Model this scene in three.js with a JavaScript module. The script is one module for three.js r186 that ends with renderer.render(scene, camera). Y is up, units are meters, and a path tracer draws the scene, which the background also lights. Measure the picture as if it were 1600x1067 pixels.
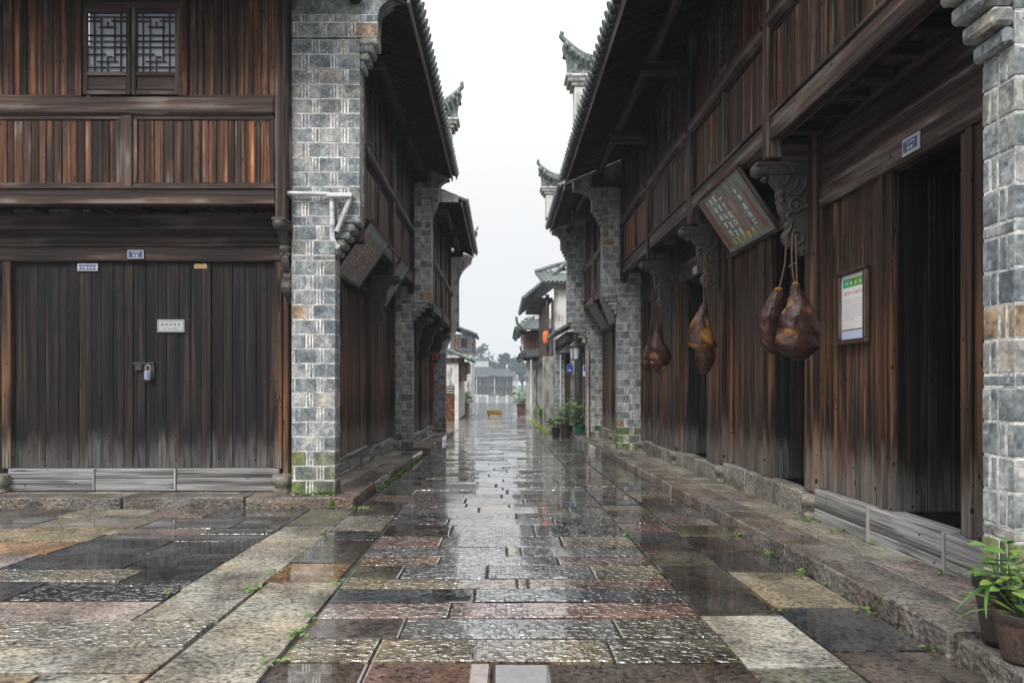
import * as THREE from 'three';
import { mergeGeometries } from 'three/addons/utils/BufferGeometryUtils.js';

// ---------- camera, sky, sun, exposure ----------
const scene = new THREE.Scene();
const FPX = 1067, VX = 784, HY = 597, EYE = 1.45, GRADE = 0.021;   // focal length in photo pixels, vanishing point, eye height, fall of the street
const camera = new THREE.PerspectiveCamera(2 * Math.atan(1067 / 2 / FPX) * 180 / Math.PI, 1600 / 1067, 0.1, 1200);
camera.position.set(0, EYE, 0);
camera.lookAt(0, EYE, -10);
camera.setViewOffset(1600, 1067, 800 - VX, 533.5 - HY, 1600, 1067);
camera.updateProjectionMatrix();
const renderer = new THREE.WebGLRenderer({ antialias: true });
renderer.setSize(1024, 682);
renderer.toneMapping = THREE.LinearToneMapping;
renderer.toneMappingExposure = 1.72;
renderer.shadowMap.enabled = true;
{
  // an overcast with its unseen zenith boosted for fill light, faint soft cloud
  const w = 256, h = 128, a = new Float32Array(w * h * 4);
  for (let j = 0; j < h; j++) for (let i = 0; i < w; i++) {
    const el = (j + 0.5) / h * Math.PI - Math.PI / 2, s = Math.max(0, Math.sin(el));
    const c = 1 + 0.03 * Math.sin(i / w * Math.PI * 4 + 3 * s) * Math.sin(s * 5 + 1);
    const L = (0.54 + 1.35 * Math.pow(s, 2.8)) * c, k = (j * w + i) * 4;
    a[k] = L * 0.99; a[k + 1] = L; a[k + 2] = L * 1.015; a[k + 3] = 1;
  }
  const t = new THREE.DataTexture(a, w, h, THREE.RGBAFormat, THREE.FloatType);
  t.mapping = THREE.EquirectangularReflectionMapping; t.magFilter = t.minFilter = THREE.LinearFilter; t.wrapS = THREE.RepeatWrapping; t.needsUpdate = true;
  scene.background = t; scene.environment = t;
}
const sun = new THREE.DirectionalLight(new THREE.Color(1, 0.97, 0.93), 1.5);
sun.position.set(-9, 22, 14); sun.target.position.set(0, 0, -8); scene.add(sun, sun.target);
sun.castShadow = true; sun.shadow.radius = 34; sun.shadow.mapSize.set(2048, 2048);
Object.assign(sun.shadow.camera, { left: -40, right: 40, top: 40, bottom: -40, near: 1, far: 160 });
scene.fog = new THREE.FogExp2(0xd8e8f4, 0.0012);

// ---------- helpers ----------
let seed = 12345;
const rnd = () => { seed = (seed + 0x6D2B79F5) | 0; let t = Math.imul(seed ^ (seed >>> 15), 1 | seed); t = (t + Math.imul(t ^ (t >>> 7), 61 | t)) ^ t; return ((t ^ (t >>> 14)) >>> 0) / 4294967296; };
const rr = (a, b) => a + (b - a) * rnd(), pick = (a) => a[Math.floor(rnd() * a.length)];
const clamp = (x, a = 0, b = 1) => Math.min(b, Math.max(a, x)), mix = (a, b, t) => a + (b - a) * t;
const sst = (a, b, x) => { const t = clamp((x - a) / (b - a)); return t * t * (3 - 2 * t); };
const at = (px, py, D) => new THREE.Vector3((px - VX) * D / FPX, EYE - (py - HY) * D / FPX, -D);   // a point read from the photograph at its distance
const gy = (D) => -GRADE * D;
const used = {};
const numbered = (n) => { const k = used[n] = (used[n] ?? -1) + 1; return k ? n + '_' + String(k).padStart(3, '0') : n; };
const rootOf = new Map();
function thing(name, label, category, [x, y, z], group) {
  const o = new THREE.Group(); o.name = numbered(name); o.position.set(x, y, z); scene.add(o);
  o.userData = { label, category }; if (group) o.userData.group = group;
  rootOf.set(o, o); return o;
}
function struct(name, label, category) { const o = new THREE.Group(); o.name = numbered(name); scene.add(o); o.userData = { label, category, kind: 'structure' }; rootOf.set(o, o); return o; }
// geometry in world metres becomes a named mesh under a thing or one of its parts
function put(parent, name, geo, mat, label) {
  const m = new THREE.Mesh(Array.isArray(geo) ? mergeGeometries(geo) : geo, mat); m.name = name; m.castShadow = m.receiveShadow = true;
  const r = rootOf.get(parent); m.geometry.translate(-r.position.x, -r.position.y, -r.position.z);
  parent.add(m); rootOf.set(m, r); if (label) m.userData.label = label; return m;
}
// a mesh that shares its geometry, placed by a transform in world metres
function place(parent, name, geo, mat, x, y, z, ry = 0, s = 1) {
  const m = new THREE.Mesh(geo, mat); m.name = name; m.castShadow = m.receiveShadow = true;
  const r = rootOf.get(parent); m.position.set(x - r.position.x, y - r.position.y, z - r.position.z); m.rotation.y = ry;
  if (Array.isArray(s)) m.scale.set(...s); else m.scale.setScalar(s);
  parent.add(m); rootOf.set(m, r); return m;
}
// a block with chamfered edges; uv in metres with v along the grain
function cbox(x0, x1, y0, y1, z0, z1, c = 0.006, o = {}) {
  const lo = [Math.min(x0, x1), Math.min(y0, y1), Math.min(z0, z1)], hi = [Math.max(x0, x1), Math.max(y0, y1), Math.max(z0, z1)];
  const g = { x: 0, y: 1, z: 2 }[o.grain ?? 'y'], sc = o.uv ?? [1, 1], off = o.off ?? [rnd() * 7, rnd() * 7], j = o.jit ?? 0;
  c = Math.min(c, (hi[0] - lo[0]) * 0.4, (hi[1] - lo[1]) * 0.4, (hi[2] - lo[2]) * 0.4);
  const J = {};
  const v = (sx, sy, sz, ax) => {   // the corner's copy on the face of axis ax
    const s = [sx, sy, sz], k = sx + ',' + sy + ',' + sz;
    const d = j ? (J[k] ??= [rr(-j, j), rr(-j, j), rr(-j, j)]) : [0, 0, 0];
    return s.map((q, i) => (q < 0 ? lo[i] + (i === ax ? 0 : c) : hi[i] - (i === ax ? 0 : c)) + d[i]);
  };
  const P = [], U = [];
  const tri = (a, b, d, ax) => {
    const t = [a, b, d], o1 = [0, 1, 2].filter((i) => i !== ax), vi = o1.includes(g) ? g : o1[1], ui = o1.find((i) => i !== vi);
    for (const p of t) { P.push(...p); U.push((p[ui] + off[0]) / sc[0], (o.absv ? (p[vi] - o.absv[0]) : (p[vi] + off[1])) / sc[1]); }
  };
  const quad = (a, b, d, e, ax) => { tri(a, b, d, ax); tri(a, d, e, ax); };
  for (let ax = 0; ax < 3; ax++) for (const s of [-1, 1]) {
    const b = (ax + 1) % 3, d = (ax + 2) % 3, m = (p, q) => { const r = [0, 0, 0]; r[ax] = s; r[b] = p; r[d] = q; return v(...r, ax); };
    const q = [m(-1, -1), m(1, -1), m(1, 1), m(-1, 1)]; if (s < 0) q.reverse();
    quad(...q, ax);
  }
  for (let ax = 0; ax < 3; ax++) for (const p of [-1, 1]) for (const q of [-1, 1]) {   // edge along ax between faces b and d
    const b = (ax + 1) % 3, d = (ax + 2) % 3, m = (e, f) => { const r = [0, 0, 0]; r[ax] = e; r[b] = p; r[d] = q; return v(...r, f); };
    const Q = [m(-1, b), m(1, b), m(1, d), m(-1, d)]; if (p * q > 0) Q.reverse();
    quad(...Q, b);
  }
  for (const a of [-1, 1]) for (const b of [-1, 1]) for (const d of [-1, 1]) { const t = [v(a, b, d, 0), v(a, b, d, 1), v(a, b, d, 2)]; if (a * b * d < 0) t.reverse(); tri(...t, 0); }
  const G = new THREE.BufferGeometry();
  G.setAttribute('position', new THREE.Float32BufferAttribute(P, 3)); G.setAttribute('uv', new THREE.Float32BufferAttribute(U, 2));
  G.computeVertexNormals(); return G;
}
function rawGeo(P, U) {
  const G = new THREE.BufferGeometry();
  G.setAttribute('position', new THREE.Float32BufferAttribute(P, 3)); G.setAttribute('uv', new THREE.Float32BufferAttribute(U ?? new Array(P.length / 3 * 2).fill(0), 2));
  G.computeVertexNormals(); return G;
}
const plain = (g) => { const n = g.index ? g.toNonIndexed() : g; for (const k of Object.keys(n.attributes)) if (!['position', 'normal', 'uv'].includes(k)) n.deleteAttribute(k); return n; };
function tube(pts, r, seg = 20, rs = 7, closed = false) {
  const c = new THREE.CatmullRomCurve3(pts.map((p) => Array.isArray(p) ? new THREE.Vector3(...p) : p), closed);
  return plain(new THREE.TubeGeometry(c, seg, r, rs, closed));
}
function rod(a, b, r0, r1 = r0, n = 8) {
  const A = new THREE.Vector3(...a), B = new THREE.Vector3(...b), d = B.clone().sub(A), L = d.length();
  const g = plain(new THREE.CylinderGeometry(r1, r0, L, n)); const u = g.attributes.uv;
  for (let i = 0; i < u.count; i++) u.setXY(i, u.getX(i) * r0 * 6.28, u.getY(i) * L / 2.5);
  g.applyQuaternion(new THREE.Quaternion().setFromUnitVectors(new THREE.Vector3(0, 1, 0), d.normalize())); g.translate(...A.add(B).multiplyScalar(0.5).toArray()); return g;
}

// ---------- noise and textures ----------
const LAT = new Float32Array(65536); for (let i = 0; i < 65536; i++) LAT[i] = rnd();
const vn = (x, y, px, py, s) => {   // periodic value noise
  const xi = Math.floor(x), yi = Math.floor(y), fx = x - xi, fy = y - yi, X0 = ((xi % px) + px) % px, Y0 = ((yi % py) + py) % py, X1 = (X0 + 1) % px, Y1 = (Y0 + 1) % py;
  const u = fx * fx * (3 - 2 * fx), w = fy * fy * (3 - 2 * fy), h = (a, b) => LAT[(a * 131 + b * 7919 + s * 3571) & 65535];
  const a = h(X0, Y0), b = h(X1, Y0), c = h(X0, Y1), d = h(X1, Y1);
  return a + (b - a) * u + (c - a) * w + (a - b - c + d) * u * w;
};
const fbm = (u, v, fx, fy, s, oct = 4) => { let t = 0, A = 0.5, n = 0; for (let i = 0; i < oct; i++) { t += A * vn(u * fx, v * fy, fx, fy, s + i * 17); n += A; A *= 0.5; fx *= 2; fy *= 2; } return t / n; };
function dtex(w, h, f, srgb) {
  const a = new Uint8Array(w * h * 4), o = [0, 0, 0];
  for (let j = 0; j < h; j++) for (let i = 0; i < w; i++) { f(i / w, j / h, o); const k = (j * w + i) * 4; a[k] = clamp(o[0]) * 255; a[k + 1] = clamp(o[1]) * 255; a[k + 2] = clamp(o[2]) * 255; a[k + 3] = 255; }
  const t = new THREE.DataTexture(a, w, h); t.wrapS = t.wrapT = THREE.RepeatWrapping; t.magFilter = THREE.LinearFilter; t.minFilter = THREE.LinearMipmapLinearFilter; t.generateMipmaps = true;
  if (srgb) t.colorSpace = THREE.SRGBColorSpace; t.needsUpdate = true; return t;
}
const rgb = (r, g, b) => [r / 255, g / 255, b / 255];
function woodTex(w, h, s, pal, o = {}) {   // pal: dark, mid, light, grey (sRGB); v runs along the grain
  const knots = []; for (let i = 0; i < (o.knots ?? 70); i++) knots.push([rnd(), rnd(), rr(0.006, 0.014), rnd()]);
  const nicks = []; for (let i = 0; i < (o.nicks ?? 90); i++) nicks.push([rnd(), rnd(), rr(0.0012, 0.0042), rr(0.0006, 0.0022), rr(0.25, 1)]);
  const H = new Float32Array(w * h), near = (d) => d - Math.round(d);
  // knots and nicks are found by coarse cells
  const cell = (list, n) => { const c = {}; list.forEach((k) => { for (let a = -1; a <= 1; a++) for (let b = -1; b <= 1; b++) { const q = ((Math.floor(k[0] * n) + a + n) % n) * 1000 + ((Math.floor(k[1] * n) + b + n) % n); (c[q] ??= []).push(k); } }); return (u, v) => c[Math.floor(u * n) * 1000 + Math.floor(v * n)] ?? []; };
  const kn = cell(knots, 8), ni = cell(nicks, 24);
  const map = dtex(w, h, (u, v, out) => {
    let warp = 0, kd = 0;
    for (const k of kn(u, v)) { const du = near(u - k[0]), dv = near(v - k[1]) * 2.2, d = Math.hypot(du, dv); const q = Math.exp(-d * d / (k[2] * k[2] * 9)); warp += Math.sign(du) * q * 0.012; kd = Math.max(kd, sst(k[2] * 1.15, k[2] * 0.7, d)); }
    const u2 = u + warp + 0.006 * (fbm(u, v, 6, 5, s + 90, 2) - 0.5);
    const g1 = fbm(u2, v, 56, 3, s, 3), g2 = fbm(u2, v, 14, 2, s + 31, 3), g3 = fbm(u, v, 7, 6, s + 60, 4);
    const crack = sst(0.83, 0.88, vn(u2 * 130, v * 4, 130, 4, s + 77)); let t = clamp(0.46 + (g1 - 0.5) * 0.85 + (g2 - 0.5) * 1.25), gr = sst(o.g0 ?? 0.55, o.g1 ?? 0.8, g2 * 0.45 + g3 * 0.55 + (o.gb ?? 0));
    if (o.bleach) { const e = v * 3.2 + (g2 - 0.5) * 0.6 + (g1 - 0.5) * 0.3 + (g3 - 0.5) * 0.5; gr = Math.max(gr * 0.4, sst(0.56, 0.14, e)); t = mix(t, clamp(t + 0.25), gr); if (o.warmband) { const wb = sst(0.4, 0.9, e) * sst(2.0, 1.2, e); t = clamp(t + wb * (g2 - 0.42) * 1.4); } }
    const P = pal;
    for (let i = 0; i < 3; i++) {
      let c = t < 0.5 ? mix(P[0][i], P[1][i], t * 2) : mix(P[1][i], P[2][i], t * 2 - 1);
      c = mix(c, P[3][i] * (0.62 + 0.6 * g1), gr * (o.gk ?? 0.85));
      c = mix(c, P[0][i] * 0.5, kd * 0.85); c *= 1 - 0.65 * crack;
      out[i] = c;
    }
    for (const k of ni(u, v)) { const q = sst(1, 0.4, Math.hypot(near(u - k[0]) / k[2], near(v - k[1]) / k[3])) * k[4] * 0.6; for (let i = 0; i < 3; i++) out[i] = mix(out[i], i === 2 ? 0.62 : 0.6, q); }
    H[Math.round(v * h) * w + Math.round(u * w)] = 0.5 + (g1 - 0.5) * 0.9 + (g2 - 0.5) * 0.5 - kd * 0.3 - crack * 0.4;
  }, true);
  const bump = dtex(w, h, (u, v, out) => { out[0] = out[1] = out[2] = H[Math.round(v * h) * w + Math.round(u * w)]; });
  return { map, bump };
}
const std = (o, uv) => { const m = new THREE.MeshPhysicalMaterial({ roughness: 0.8, ...o }); m.userData.uv = uv ?? [1, 1]; return m; };
const lin = (r, g, b) => new THREE.Color().setRGB(r, g, b);
const W1 = woodTex(1024, 1024, 1, [rgb(36, 26, 21), rgb(82, 59, 47), rgb(136, 98, 72), rgb(140, 132, 128)], { g0: 0.56, g1: 0.78 });
const W2 = woodTex(1024, 1024, 5, [rgb(15, 13, 13), rgb(33, 30, 30), rgb(70, 56, 48), rgb(122, 124, 126)], { bleach: 1, g0: 0.6, g1: 0.9, gk: 0.8, nicks: 420 });
const W3 = woodTex(1024, 1024, 9, [rgb(32, 24, 20), rgb(70, 54, 45), rgb(128, 92, 68), rgb(134, 131, 128)], { bleach: 1, warmband: 1, g0: 0.62, g1: 0.9, nicks: 420 });
const W4 = woodTex(512, 1024, 13, [rgb(34, 27, 25), rgb(68, 55, 50), rgb(108, 88, 78), rgb(122, 116, 114)], { g0: 0.52, g1: 0.75, knots: 14 });
const W5 = woodTex(512, 1024, 17, [rgb(84, 82, 80), rgb(140, 138, 136), rgb(178, 176, 172), rgb(168, 170, 172)], { g0: 0.4, g1: 0.9, knots: 10, nicks: 30 });
const woodM = (W, tint, uv, o = {}) => std({ map: W.map, bumpMap: W.bump, bumpScale: 0.004, color: lin(...tint), roughness: 0.6, specularIntensity: 0.45, ...o }, uv);
const BOARD = [[0.8, 0.75, 0.73], [1.05, 0.95, 0.88], [1.1, 0.86, 0.68], [0.6, 0.55, 0.54], [1.35, 1.06, 0.8], [1.15, 1.13, 1.1], [0.9, 0.77, 0.67]].map((t) => woodM(W1, t, [1, 2.5]));
const ORANGE = [[1.9, 1.35, 0.9], [1.5, 1.08, 0.8]].map((t) => woodM(W1, t, [1, 2.5]));
const DOORD = [[0.52, 0.51, 0.52], [0.64, 0.61, 0.59], [0.58, 0.56, 0.56], [0.74, 0.68, 0.64]].map((t) => woodM(W2, t, [1, 3.2]));
const DOORB = [[0.78, 0.74, 0.71], [0.92, 0.86, 0.8], [1.08, 0.96, 0.85], [0.66, 0.63, 0.62]].map((t) => woodM(W3, t, [1, 3.2]));
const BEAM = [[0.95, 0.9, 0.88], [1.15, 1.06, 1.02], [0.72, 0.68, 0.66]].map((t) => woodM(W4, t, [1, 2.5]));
const BEAMD = woodM(W4, [0.6, 0.56, 0.55], [1, 2.5]);  // darker copy of the beam wood: shade of soffits and recesses in its colour
const GREYW = [[1, 1, 1], [0.85, 0.86, 0.88]].map((t) => woodM(W5, t, [1, 2.5], { roughness: 0.75 }));
const CARVE = std({ color: lin(0.055, 0.047, 0.042), roughness: 0.55, bumpMap: W4.bump, bumpScale: 0.004 });
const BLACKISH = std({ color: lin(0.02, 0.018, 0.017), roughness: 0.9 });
// stone
const DIM = new Float32Array(1024 * 1024);
const sgrey = dtex(1024, 1024, (u, v, o) => {
  const a = fbm(u, v, 5, 5, 200, 5), b = fbm(u, v, 110, 110, 210, 3), c = fbm(u, v, 9, 3, 220, 4), p = sst(0.66, 0.8, vn(u * 90, v * 110, 90, 110, 215)), t = (0.63 + 0.5 * (a - 0.5) + 0.36 * (b - 0.5) + 0.3 * (c - 0.5)) * (1 - 0.3 * p);
  const warm = (fbm(u, v, 4, 4, 240, 3) - 0.5) * 0.12; o[0] = t * (1 + warm); o[1] = t; o[2] = t * (1 - warm);
}, true);
const dimple = (u, v) => { const x = fbm(u, v, 56, 70, 250, 2), y = fbm(u, v, 14, 14, 260, 3), z = fbm(u, v, 150, 150, 270, 2); return x * 0.7 + y * 0.26 + z * 0.04; };
for (let j = 0; j < 1024; j++) for (let i = 0; i < 1024; i++) DIM[j * 1024 + i] = dimple(i / 1024, j / 1024);
const dimAt = (u, v) => DIM[Math.floor(v * 1024) * 1024 + Math.floor(u * 1024)];
const WATER = 0.46;
const wetBump = dtex(1024, 1024, (u, v, o) => { const l = WATER + (fbm(u, v, 3, 3, 280, 3) - 0.5) * 0.22; o[0] = o[1] = o[2] = Math.max(dimAt(u, v), l); });
const wetRough = dtex(1024, 1024, (u, v, o) => { const l = WATER + (fbm(u, v, 3, 3, 280, 3) - 0.5) * 0.22, d = dimAt(u, v); o[0] = o[1] = o[2] = d < l ? 0.03 : 0.05 + Math.min(0.12, (d - l) * 0.8); });
const dryBump = dtex(1024, 1024, (u, v, o) => { o[0] = o[1] = o[2] = dimAt(u, v); });
const dryRough = dtex(1024, 1024, (u, v, o) => { const a = fbm(u, v, 4, 4, 300, 4); o[0] = o[1] = o[2] = mix(0.3, 0.72, sst(0.36, 0.52, a)); });
const smoothBump = dtex(512, 512, (u, v, o) => { const a = fbm(u, v, 5, 7, 310, 4), b = fbm(u, v, 40, 40, 320, 2); o[0] = o[1] = o[2] = Math.max(0.46, a * 0.75 + b * 0.25); });
const smoothRough = dtex(512, 512, (u, v, o) => { const a = fbm(u, v, 5, 7, 310, 4), b = fbm(u, v, 40, 40, 320, 2); o[0] = o[1] = o[2] = (a * 0.75 + b * 0.25) < 0.46 ? 0.04 : 0.1 + b * 0.3; });
const stoneCache = {};
function stone(c, fin) {
  const k = c.join() + fin; if (stoneCache[k]) return stoneCache[k];
  const o = { map: sgrey, color: lin(c[0] * 3.6, c[1] * 3.5, c[2] * 3.4) };
  if (fin === 'wet') Object.assign(o, { bumpMap: wetBump, bumpScale: 0.062, roughnessMap: wetRough, roughness: 1, ior: 2.33, specularIntensity: 1.6, clearcoat: 0.6, clearcoatRoughness: 0.08 });
  if (fin === 'smooth') Object.assign(o, { bumpMap: smoothBump, bumpScale: 0.03, roughnessMap: smoothRough, roughness: 1, ior: 2.2, specularIntensity: 1.2, clearcoat: 0.6, clearcoatRoughness: 0.04 });
  if (fin === 'film') Object.assign(o, { bumpMap: wetBump, bumpScale: 0.042, roughness: 0.09, ior: 2.33, specularIntensity: 2, clearcoat: 0.8, clearcoatRoughness: 0.05 });
  if (fin === 'dry') Object.assign(o, { bumpMap: dryBump, bumpScale: 0.022, roughnessMap: dryRough, roughness: 1 });
  if (fin === 'flood') Object.assign(o, { roughness: 0.025, ior: 2.33, specularIntensity: 1.6, clearcoat: 0.6, clearcoatRoughness: 0.03 });
  if (fin === 'rough') Object.assign(o, { bumpMap: dryBump, bumpScale: 0.018, roughness: 0.85 });
  return stoneCache[k] = std(o, [2, 2]);
}
const brickTex = dtex(512, 512, (u, v, o) => {
  const a = fbm(u, v, 6, 6, 400, 4), b = fbm(u, v, 40, 40, 410, 3), c = sst(0.62, 0.72, fbm(u, v, 18, 14, 420, 3)), p = sst(0.93, 0.97, vn(u * 60, v * 60, 60, 60, 430));
  let t = 0.66 + 0.55 * (a - 0.5) + 0.35 * (b - 0.5); t = mix(t, 0.95, c * 0.5); t *= 1 - 0.35 * p; o[0] = t * (1 + (a - 0.5) * 0.1); o[1] = t; o[2] = t * (1 - (a - 0.5) * 0.1);
}, true);
const brickBump = dtex(512, 512, (u, v, o) => { o[0] = o[1] = o[2] = 0.5 + 0.5 * (fbm(u, v, 30, 30, 440, 3) - 0.5) + 0.4 * (fbm(u, v, 7, 7, 441, 2) - 0.5) - 0.4 * sst(0.93, 0.97, vn(u * 60, v * 60, 60, 60, 430)); });
const brickM = (c) => std({ map: brickTex, bumpMap: brickBump, bumpScale: 0.006, color: lin(c[0] * 2.3, c[1] * 2.3, c[2] * 2.3), roughness: 0.82 }, [1, 1]);
const BRICK = [[0.265, 0.285, 0.29], [0.235, 0.257, 0.265], [0.3, 0.312, 0.31], [0.205, 0.228, 0.236], [0.295, 0.285, 0.265], [0.255, 0.272, 0.274]].map(brickM);
const BRICKTAN = brickM([0.33, 0.24, 0.16]), BRICKMOSS = [[0.14, 0.16, 0.075], [0.17, 0.185, 0.13], [0.11, 0.14, 0.05], [0.2, 0.215, 0.18]].map(brickM);
const MORTAR = std({ map: brickTex, color: lin(1.3, 1.29, 1.25), roughness: 0.9, bumpMap: brickBump, bumpScale: 0.006 }, [0.6, 0.6]);
const plasterTex = dtex(512, 512, (u, v, o) => { const a = fbm(u, v, 4, 4, 500, 5), st = fbm(u, v, 26, 3, 510, 4), t = 0.92 - 0.3 * sst(0.5, 0.75, a * 0.5 + st * 0.5) - 0.1 * (a - 0.5); o[0] = t; o[1] = t * 0.995; o[2] = t * 0.98; }, true);
const PLASTER = std({ map: plasterTex, color: lin(0.75, 0.75, 0.74), roughness: 0.9, bumpMap: brickBump, bumpScale: 0.004 }, [2, 2]);
const PLASTERG = std({ map: plasterTex, color: lin(0.42, 0.42, 0.4), roughness: 0.9, bumpMap: brickBump, bumpScale: 0.006 }, [1.5, 1.5]);
const tileTex = dtex(512, 512, (u, v, o) => { const a = fbm(u, v, 8, 8, 520, 5), b = sst(0.6, 0.72, fbm(u, v, 20, 20, 530, 3)), t = 0.55 + 0.6 * (a - 0.5) + b * 0.3; o[0] = t * 0.96; o[1] = t; o[2] = t * 0.98; }, true);
const TILE = std({ map: tileTex, color: lin(0.36, 0.39, 0.4), roughness: 0.6, bumpMap: brickBump, bumpScale: 0.006 }, [1, 1]);
const TILELIP = std({ map: tileTex, color: lin(0.62, 0.6, 0.58), roughness: 0.7 }, [1, 1]);
const PAPER = std({ color: lin(0.5, 0.56, 0.64), roughness: 0.35 });
const IRON = std({ color: lin(0.06, 0.06, 0.065), roughness: 0.45, metalness: 0.4 });
const STEEL = std({ color: lin(0.42, 0.43, 0.44), roughness: 0.4, metalness: 0.7 });
const PVC = std({ map: plasterTex, color: lin(0.8, 0.82, 0.85), roughness: 0.4 }, [2, 2]);
const ROPE = std({ color: lin(0.09, 0.055, 0.035), roughness: 0.95 });
const GREEN = [[0.09, 0.2, 0.025], [0.14, 0.26, 0.04], [0.05, 0.13, 0.025], [0.2, 0.3, 0.05]].map((c) => { const m = std({ color: lin(...c), roughness: 0.5, side: THREE.DoubleSide, transmission: 0.3, thickness: 0 }); return m; });
const MOSS = std({ color: lin(0.13, 0.22, 0.015), roughness: 1, bumpMap: brickBump, bumpScale: 0.02 });
// ---------- ground, water, far bank ----------
{
  const g = struct('ground', 'dark wet earth and mortar showing in the joints between the paving slabs', 'ground');
  const P = [], U = [], q = (x0, x1, d0, d1) => { const v = (x, d) => [x, gy(d) - 0.03, -d]; for (const [x, d] of [[x0, d0], [x1, d0], [x1, d1], [x0, d0], [x1, d1], [x0, d1]]) { P.push(...v(x, d)); U.push(x, d); } };
  for (let d = -30; d < 60; d += 10) q(-70, 70, d, d + 10);
  const m = std({ map: sgrey, color: lin(0.16, 0.15, 0.13), bumpMap: dryBump, bumpScale: 0.02, roughness: 0.8 });
  put(g, 'soil', rawGeo(P, U), m);
  put(g, 'quay_wall', cbox(-70, 70, -6.5, gy(60) - 0.02, -60.6, -60.0, 0.01), stone([0.12, 0.12, 0.11], 'rough'));
  const r = struct('river', 'flat grey green river beyond the end of the street', 'river');
  const rb = dtex(256, 256, (u, v, o) => { o[0] = o[1] = o[2] = fbm(u, v, 8, 20, 600, 4); });
  put(r, 'water', rawGeo([-300, -5.2, -60.5, 300, -5.2, -60.5, 300, -5.2, -300, -300, -5.2, -60.5, 300, -5.2, -300, -300, -5.2, -300], [0, 0, 60, 0, 60, 24, 0, 0, 60, 24, 0, 24]), std({ color: lin(0.035, 0.05, 0.05), roughness: 0.12, bumpMap: rb, bumpScale: 0.12 }));
  const b = struct('far_bank', 'low misty bank on the other side of the river', 'river bank');
  const bp = []; for (let i = 0; i < 40; i++) { const x = -300 + i * 15, h = (k) => -3.2 + 0.4 * Math.sin(k * 0.7), q4 = [[x, -6, -223], [x + 15, -6, -223], [x + 15, h(i + 1), -227], [x, h(i), -227], [x + 15, 2 + h(i + 1), -500], [x, 2 + h(i), -500]]; for (const k of [0, 1, 2, 0, 2, 3, 3, 2, 4, 3, 4, 5]) bp.push(...q4[k]); }
  put(b, 'bank', rawGeo(bp), std({ color: lin(0.06, 0.08, 0.035), roughness: 0.95 }));
}
// ---------- paving ----------
const TONE = {
  tan: [0.165, 0.135, 0.09], beige: [0.18, 0.165, 0.135], grey: [0.095, 0.095, 0.09], slate: [0.042, 0.045, 0.047], brown: [0.066, 0.054, 0.047], red: [0.135, 0.087, 0.07],
  pink: [0.165, 0.132, 0.118], olive: [0.085, 0.08, 0.058], pale: [0.2, 0.184, 0.152], orange: [0.17, 0.105, 0.06], dark: [0.05, 0.045, 0.04],
};
// a slab with an uneven outline, a worn arris and a slightly tilted top, following the fall of the street
function slabGeo(x0, x1, d0, d1, gap = 0.008, lift = 0) {
  const n = { a: Math.max(1, Math.min(4, Math.round((x1 - x0) / 0.4))), b: Math.max(1, Math.min(3, Math.round((d1 - d0) / 0.4))) }, j = 0.007, ring = [];
  const add = (x, d, ax) => ring.push([x + (ax === 0 ? rr(-j, j) : 0) + 0, d + (ax === 1 ? rr(-j, j) : 0)]);
  const X0 = x0 + gap, X1 = x1 - gap, A = d0 + gap, B = d1 - gap;
  for (let i = 0; i < n.a; i++) add(mix(X0, X1, i / n.a), A, 1);
  for (let i = 0; i < n.b; i++) add(X1, mix(A, B, i / n.b), 0);
  for (let i = 0; i < n.a; i++) add(mix(X1, X0, i / n.a), B, 1);
  for (let i = 0; i < n.b; i++) add(X0, mix(B, A, i / n.b), 0);
  const cx = (X0 + X1) / 2, cd = (A + B) / 2, tx = rr(-0.006, 0.006), td = rr(-0.008, 0.008), lf = lift + rr(-0.004, 0.004), N = ring.length;
  const c = Math.min(0.012, (X1 - X0) * 0.2, (B - A) * 0.2);
  const inn = ring.map(([x, d]) => [x + Math.sign(cx - x) * Math.min(c, Math.abs(cx - x)), d + Math.sign(cd - d) * Math.min(c, Math.abs(cd - d))]);
  const H = (x, d) => gy(d) + lf + tx * (x - cx) / (x1 - x0 + 0.01) + td * (d - cd) / (d1 - d0 + 0.01);
  const P = [], U = [], uo = rnd() * 9, vo = rnd() * 9, v = (x, d, y) => { P.push(x, y, -d); U.push((x + uo) / 2, (d + vo) / 2); };
  for (let i = 0; i < N; i++) {
    const k = (i + 1) % N, a = ring[i], b = ring[k], p = inn[i], q = inn[k];
    v(cx, cd, H(cx, cd)); v(...p, H(...p)); v(...q, H(...q));
    const ya = H(...a) - 0.003, yb = H(...b) - 0.003;
    v(...p, H(...p)); v(...a, ya); v(...b, yb); v(...p, H(...p)); v(...b, yb); v(...q, H(...q));
    v(...a, ya); v(...a, ya - 0.08); v(...b, yb - 0.08); v(...a, ya); v(...b, yb - 0.08); v(...b, yb);
  }
  return rawGeo(P, U);
}
const street = struct('street_paving', 'wet stone slabs paving the middle of the lane down to the river', 'paving');
const leftCourt = struct('forecourt_paving', 'damp stone slabs of the open forecourt before the padlocked shop', 'paving');
const sideStrip = struct('edge_paving', 'files of wet slabs along the foot of the raised walkways', 'paving');
const farSlabs = {};
const slab = (root, x0, x1, d0, d1, tone, fin, far) => {
  const m = stone(TONE[tone].map((c) => c * 1), fin), g = slabGeo(x0, x1, d0, d1);
  if (far) ((farSlabs[root.name] ??= {})[tone + fin] ??= { root, m, l: [] }).l.push(g); else put(root, 'paving_slab', g, m);
};
const edgeL = (D) => -1.22 - 0.13 * sst(3.5, 12, D), edgeR = () => 1.315;
const seedAt = (s) => { seed = s; };
seedAt(777);
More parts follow.
